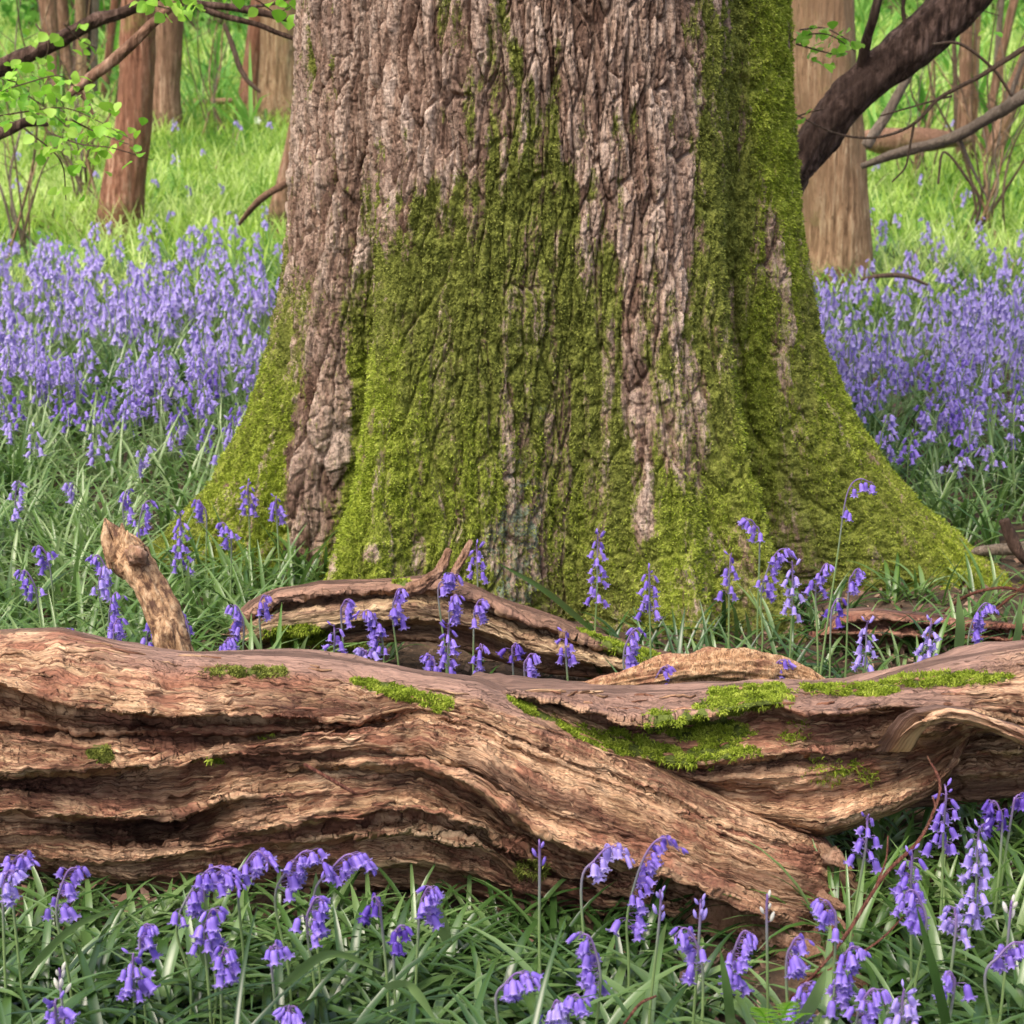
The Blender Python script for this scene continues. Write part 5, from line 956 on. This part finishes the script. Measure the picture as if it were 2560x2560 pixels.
HEROES = [
 (28,905,975,1,9,N_,'pale lavender bluebell at the left edge, level with the oak root',.3,'petal_pale'),
 (232,925,980,1,7,N_,'bluebell nodding above the top of the broken stick',.3,'petal'),
 (263,945,1018,1,8,N_,'dense bluebell directly behind the broken stick',.3,'petal'),
 (338,968,1070,0,14,U_,'full upright bluebell between the broken stick and the left oak root',.3,'petal'),
 (385,943,985,-1,6,N_,'small bluebell in front of the bright edge of the left oak root',.3,'petal'),
 (468,910,962,0,10,U_,'bluebell on a tall straight green stem before the left oak root',.3,'petal'),
 (521,936,975,0,6,U_,'little bluebell against the dark hollow left of the front root',.3,'petal'),
 (432,985,1032,-1,7,N_,'sparse bluebell with bells spread to the left, before the left root',.3,'petal'),
 (88,1030,1080,-1,7,N_,'bluebell leaning left in the leaves at the far left',.3,'petal'),
 (62,1075,1135,-1,6,N_,'narrow bluebell hanging low at the far left',.3,'petal'),
 (200,1045,1120,-1,10,N_,'bluebell left of the shaft of the broken stick',.3,'petal'),
 (187,1065,1130,1,6,N_,'faded whitish bluebell left of the broken stick',.3,'petal_pale'),
 (205,1115,1205,0,10,N_,'low bluebell head left of the stick, just above the log',.3,'petal'),
 (215,1168,1205,0,8,N_,'wide bluebell head resting on the log edge left of the stick',.3,'petal'),
 (280,1168,1228,1,9,N_,'bluebell peeping over the log at the foot of the broken stick',.3,'petal'),
 (352,1152,1222,0,10,N_,'bluebell just right of the foot of the broken stick',.3,'petal'),
 (330,1195,1225,1,4,N_,'few bells low beside the foot of the stick',.3,'petal_dark'),
 (455,1142,1200,-1,8,N_,'bluebell at the left end of the curved log',.3,'petal'),
 (490,1122,1165,1,5,N_,'small bluebell nodding right before the end of the curved log',.3,'petal'),
 (425,1202,1235,1,9,N_,'broad low bluebell on the upper edge of the big log, left of centre',.3,'petal'),
 (120,1185,1215,1,5,N_,'flat bluebell head just over the left end of the log',.3,'petal_dark'),
 (645,1130,1172,1,9,N_,'bluebell with crowded bells before the arch of the curved log',.3,'petal'),
 (630,1180,1225,0,4,U_,'thin bluebell below the crowded one before the curved log',.28,'petal'),
 (743,1108,1175,1,10,N_,'violet bluebell top leaning right, above the darkest cluster',.3,'petal'),
 (716,1148,1245,-1,16,N_,'long deep violet bluebell cluster in front of the curved log',.3,'petal'),
 (690,1225,1245,-1,4,N_,'pale small bluebell at the foot of the deep violet cluster',.28,'petal_pale'),
 (832,1078,1130,1,12,D_,'bluebell bowing right beside the two prongs',.32,'petal'),
 (850,1120,1172,1,10,N_,'bluebell below the bowing one near the prongs',.3,'petal'),
 (845,1178,1285,0,15,U_,'large mixed bluebell with pale buds, centre behind the log',.3,'petal'),
 (818,1235,1270,-1,6,N_,'small bluebell left of the large mixed one, on the log edge',.28,'petal'),
 (897,1130,1172,1,9,N_,'bluebell nodding right before the curved log, past the prongs',.3,'petal'),
 (900,1028,1085,0,7,U_,'slim bluebell against the grey-green lichen of the oak',.33,'petal'),
 (902,1210,1285,0,7,N_,'bluebell with few bells just above the log, right of the mixed one',.28,'petal'),
 (968,1212,1240,1,4,N_,'dull bluebell bud cluster over the red litter behind the log',.26,'petal_dark'),
 (992,1232,1275,1,7,N_,'bluebell over the red litter behind the log',.26,'petal'),
 (1068,1192,1245,0,6,U_,'small upright bluebell over the spotted branch',.28,'petal'),
 (1128,1008,1128,0,12,U_,'tallest upright bluebell in front of the middle of the oak',.36,'petal'),
 (1226,1073,1155,0,10,U_,'upright bluebell with spread bells before the oak, right of the tallest',.33,'petal'),
 (1182,1186,1262,1,11,N_,'bluebell arching right above the middle of the log',.3,'petal'),
 (1240,1258,1305,1,9,N_,'drooping bluebell lying over the log edge by the orange branch',.26,'petal'),
 (1378,1045,1118,0,6,U_,'bluebell with few stiff bells left of the group before the right roots',.33,'petal'),
 (1430,978,1025,-1,6,D_,'highest small bluebell before the fold between the right roots',.37,'petal'),
 (1447,1033,1145,1,15,N_,'fullest bluebell of the group before the right roots',.34,'petal'),
 (1497,1060,1150,0,9,U_,'faded half-open bluebell right of the fullest one',.33,'petal_pale'),
 (1545,1060,1130,1,8,N_,'bluebell leaning right beside the tall thin arching one',.33,'petal'),
 (1606,1072,1120,1,7,N_,'bluebell hanging before the dark face of the right root',.33,'petal'),
 (1572,1130,1175,1,3,N_,'two or three bells just above the end of the dark log',.28,'petal_dark'),
 (1456,1245,1296,1,7,D_,'bluebell bowing over the orange-barked branch',.26,'petal'),
 (1637,1173,1262,0,9,U_,'slim bluebell with pinkish top between dark log and mossy log top',.28,'petal_pale'),
 (1755,1168,1252,0,12,U_,'bushy pale bluebell with white tip above the mossy log top',.28,'petal_pale'),
 (1838,1135,1215,1,13,N_,'dense violet bluebell before the dark log at the right',.28,'petal'),
 (1920,1215,1250,1,6,N_,'bluebell cut by the right edge above the log',.27,'petal'),
 (22,1610,1660,1,9,D_,'bluebell bowing at the left edge in front of the log',.30,'petal'),
 (6,1640,1700,1,7,N_,'pale bluebell cut by the left edge in front of the log',.29,'petal_pale'),
 (108,1640,1755,1,12,N_,'bluebell under the left part of the log, second from the left edge',.28,'petal'),
 (265,1742,1800,1,9,N_,'compact bluebell in the lower left above the ragged one',.25,'petal'),
 (250,1800,1872,1,9,U_,'ragged bluebell with a yellow-white tip in the lower left',.23,'petal'),
 (345,1630,1790,1,18,D_,'big bluebell at the left of the front centre cluster',.30,'petal'),
 (392,1642,1705,1,10,D_,'bluebell arching inside the front cluster, second from its left',.29,'petal'),
 (388,1712,1795,1,12,N_,'lower bluebell of the front cluster, below the arching one',.26,'petal'),
 (455,1600,1690,1,11,D_,'bluebell with the highest left arch of the front cluster',.31,'petal'),
 (530,1597,1730,1,17,D_,'bluebell with the highest right arch of the front cluster',.31,'petal'),
 (605,1610,1720,1,12,D_,'bluebell arching farthest right in the front cluster',.30,'petal'),
 (582,1690,1770,1,10,N_,'bluebell below the farthest right arch of the front cluster',.27,'petal'),
 (418,1785,1840,1,8,N_,'bluebell low in the leaves below the front cluster',.24,'petal'),
 (512,1782,1810,1,4,N_,'small lone bluebell low in the leaves, right of the low one',.24,'petal'),
 (548,1892,1960,0,14,N_,'dense bluebell cut by the bottom edge left of centre',.20,'petal'),
 (795,1668,1745,1,11,N_,'bluebell just under the middle of the log',.28,'petal'),
 (715,1690,1732,-1,4,N_,'wilted dark bluebell under the log',.27,'petal_dark'),
 (745,1745,1790,1,4,N_,'shaded few-belled bluebell below the middle of the log',.25,'petal_dark'),
 (1018,1585,1640,0,3,B_,'thin stem with one closed bud and a white speck before the log',.33,'petal'),
 (1110,1595,1690,1,8,D_,'few pale bells hanging apart in front of the log',.31,'petal_pale'),
 (1200,1580,1790,1,20,N_,'tallest long bluebell in front of the diagonal part of the log',.31,'petal'),
 (1246,1680,1740,0,5,B_,'closed grey-violet bud spike right of the tallest front bluebell',.29,'petal_pale'),
 (1322,1698,1745,0,5,B_,'closed bud spike above a small bluebell before the log',.28,'petal_pale'),
 (1320,1748,1860,0,9,N_,'small bluebell under the closed bud spike, before the log',.26,'petal'),
 (1385,1750,1865,1,13,N_,'bluebell with a purple bud on top, before the log end',.26,'petal'),
 (1128,1765,1880,0,12,N_,'bluebell in the leaves left of the tallest front one',.25,'petal'),
 (945,1828,1910,1,11,D_,'bluebell on a bowed grey stem at the bottom centre',.23,'petal'),
 (1040,1880,1960,0,12,N_,'pale bluebell cut by the bottom edge, centre',.21,'petal_pale'),
 (1075,1872,1905,1,4,D_,'few bells beside the bottom centre bluebell',.22,'petal'),
 (1448,1688,1742,0,4,B_,'closed greenish bud spike in front of the broken log end',.28,'petal_cream'),
 (1490,1765,1840,0,8,N_,'small bluebell below the broken log end, on a purple stem',.25,'petal'),
 (1585,1782,1900,1,20,N_,'biggest bright bluebell cluster, lower right',.25,'petal'),
 (1500,1850,1960,0,14,N_,'bluebell cut by the bottom edge left of the biggest cluster',.22,'petal'),
 (1625,1862,1960,1,14,N_,'bluebell cut by the bottom edge right of the biggest cluster',.22,'petal'),
 (1575,1698,1760,0,6,N_,'few-belled bluebell right of the crumbling log end',.27,'petal'),
 (1637,1538,1620,0,6,U_,'slim bluebell just under the sweeping rim of the right limb',.32,'petal'),
 (1722,1605,1710,0,13,U_,'bluebell with spread bells right of the log end',.30,'petal'),
 (1745,1680,1770,-1,8,N_,'bluebell low behind the spread one, right side',.27,'petal'),
 (1785,1482,1600,0,10,U_,'dark-tipped upright bluebell under the right limb',.33,'petal'),
 (1850,1560,1735,0,20,U_,'big pale upright bluebell with white-edged bells at the right',.31,'petal_pale'),
 (1890,1510,1575,-1,8,N_,'shaded indigo bluebell at the right edge under the log',.29,'petal_dark'),
 (1915,1500,1530,1,4,N_,'dark bells cut by the right edge under the log',.29,'petal_dark'),
 (1875,1778,1870,1,13,D_,'bluebell bowing right at the right edge, lower corner',.26,'petal'),
 (1800,1830,1880,0,4,N_,'few bells left of the bowing one, lower right corner',.24,'petal'),
 (1705,1868,1932,0,7,U_,'pale bluebell in the leaves near the lower right corner',.22,'petal_pale'),
 (1908,1700,1740,0,4,B_,'pale green closed bud at the right edge',.28,'petal_cream'),
 (1805,1715,1770,0,6,N_,'faint bluebell behind the big pale one',.27,'petal_pale'),
 (112,1828,1880,0,5,B_,'greenish cream bud spike in the lower left corner',.24,'petal_cream'),
 (105,1885,1950,0,8,U_,'stiff bluebell under the cream bud spike, lower left corner',.22,'petal'),
]
for i, hh in enumerate(HEROES): hero(*hh[:7], h=hh[7], mat=hh[8], seed=100 + i, lean=random.uniform(-.06, .06))
# the tall thin arching one by the right root
p0 = np.array(at(2050, 1700, 3.75)); t = empty('bluebell', p0, 'tallest thin arching bluebell with few bells, before the dark right root', 'bluebell', 'bluebells picked out around the logs')
c = crom([p[:3] for p in pts_px([(2045, 1730, 3.75, 1), (2068, 1560, 3.75, 1), (2095, 1380, 3.75, 1), (2112, 1260, 3.75, 1), (2128, 1212, 3.75, 1), (2150, 1197, 3.75, 1), (2172, 1204, 3.75, 1)])], 40); r = np.random.RandomState(5); bl = []
for (x, y) in [(2136, 1222), (2152, 1208), (2164, 1206), (2178, 1212), (2186, 1214), (2118, 1275), (2124, 1282)]:
    q = np.array(at(x, y, 3.75)); j = np.argmin(np.linalg.norm(c - q, axis=1)); a = r.rand() * 6; kind = 'open'
    M = Matrix.Translation(q - p0) @ Matrix.Rotation(a, 4, 'Z') @ Matrix.Rotation(-.3, 4, 'Y') @ Matrix.Scale(1.05, 4); bl.append((kind, M, np.stack([c[j], (c[j] + q) / 2 + [0, 0, .003], q]) - p0))
link('stem', stem_bag(c - p0, np.linspace(.0024, .0009, 40), bl).mesh('stem', [MT['stem']]), t)
for kind, M, _ in bl: o = link('flower', bell_mesh(kind, 'petal'), t); o.matrix_local = M

# ---- the drifts: a dozen plants modelled once, copied
def plant_bag(r, small=False, style=None, h=None, nb=None):
    h = h or r.uniform(.20, .36); st = style or (N_, N_, D_, D_, U_)[r.randint(5)]
    c, rad, bells = plant_spec(r, h, r.uniform(.055, .11), r.rand() * 6.28, nb or (r.randint(8, 13) if not small else r.randint(7, 11)), st, r.normal() * .14, 1.3 if not small else 1.55)
    b = Bag(); V, Q = tube(c[::(2 if not small else 5)], rad[::(2 if not small else 5)] * (1 if not small else 1.2), 5 if not small else 3); b.add(V, Q, 1, 0.)
    for kind, M, pd in bells:
        V, Q, A = (SM if small else BELL)[kind]
        if small:
            k = 6; V = np.concatenate([V[:6], V[12:18] if len(V) > 30 else V[6:12], V[-12:-6]]); A = np.concatenate([A[:6], A[6:12], A[-12:-6]]); Q = grid(3, 6, True)
        m = np.array(M); b.add(V @ m[:3, :3].T + m[:3, 3], Q, 0, A)
        if not small: V, Q = tube(crom(pd, 3), .0006, 3); b.add(V, Q, 1, 1.)
    return b
r = np.random.RandomState(77)
protos = [plant_bag(r).mesh('bluebell', [MT[('petal_far', 'petal', 'petal_far', 'petal_pale')[k % 4]], MT['stem']]) for k in range(12)]
def patch(x, y): return perlin(x * 1.6, y * 1.1, 3) + .5 * perlin(x * 4, y * 3, 8)
cand = []
rr = np.random.RandomState(88)
while len(cand) < 1450:
    y = math.sqrt(rr.rand() * (10.6 ** 2 - 4.9 ** 2) + 4.9 ** 2); x = (rr.rand() * 2 - 1) * (y * .272 + .75)
    if not keep_out(np.array([x]), np.array([y]))[0]: continue
    sx = TX + (x - TX) * 5.2 / y                       # hidden behind the trunk?
    if y > 5.3 and -.60 < x * 5.2 / y < .76: continue
    lim = (10.1 if x < 0 else 9.3) + .9 * float(perlin(x * 2.2, 5.)) + .7 * rr.normal()
    dens = sstep(4.9, 7.0, y) * (.12 + .88 * sstep(-.35, .25, float(patch(x, y)))) * (1.0 - .45 * sstep(8, 10, y)) if x < 0 else sstep(5.0, 6.9, y) * (.3 + .7 * sstep(-.4, .2, float(patch(x, y)))) * (1.0 - .5 * sstep(8, 10, y))
    dens = max(dens, .035); 
    if y > lim: dens *= .05
    if abs(x - 1.62) < .25 and 8.0 < y < 9.7: dens *= .35
    dens *= .5 + .5 * sstep(-.3, .2, float(perlin(x * 5, y * 3.2, 20)))
    if rr.rand() < dens: cand.append((y, x))
cand.sort(key=lambda c: c[0] + 6 * max(0, abs(c[1]) - c[0] * .275))
for k, (y, x) in enumerate(cand[:195]):
    o = link('bluebell', protos[rr.randint(12)], None, (x, y, float(gz(x, y)) - .01)); o.rotation_euler = (0, 0, rr.rand() * 6.28); s = rr.uniform(.9, 1.15); o.scale = (s, s, s)
    if x < 0: tag(o, 'bluebell at the near edge of the violet drift left of the oak', 'bluebell', 'bluebells at the near edge of the left drift')
    else: tag(o, 'bluebell at the near edge of the violet drift right of the oak', 'bluebell', 'bluebells at the near edge of the right drift')
sm = [plant_bag(r, True).arrays() for k in range(16)]
def mass(name, L, lab, mt):
    V, Q, M, A = [], [], [], []; n = 0
    for y, x in L:
        v, q, m, a = sm[rr.randint(16)]; t = rr.rand() * 6.28; s = rr.uniform(.9, 1.2); c_, s_ = math.cos(t) * s, math.sin(t) * s
        w_ = np.stack([v[:, 0] * c_ - v[:, 1] * s_ + x, v[:, 0] * s_ + v[:, 1] * c_ + y, v[:, 2] * s + float(gz(x, y)) - .01], 1)
        V.append(w_); Q.append(q + n); M.append(m); A.append(a); n += len(v)
    tag(link(name, mesh(name, np.concatenate(V), np.concatenate(Q), [MT[mt], MT['stem']], {'tip': np.concatenate(A)}, np.concatenate(M))), lab, 'bluebells', kind='stuff')
mass('bluebell_drift', [c for c in cand[195:] if c[1] < 0], 'dense violet drift of bluebells left of the oak', 'petal_far')
mass('bluebell_drift', [c for c in cand[195:] if c[1] > 0], 'dense violet drift of bluebells right of the oak', 'petal_far')
far = [(y, x) for y, x in [(rr.uniform(9.8, 16), rr.uniform(-1, 1)) for _ in range(90)]]
mass('bluebell_drift', [(y, x * y * .27) for y, x in far], 'scattered far bluebells in the bright grass', 'petal_far')
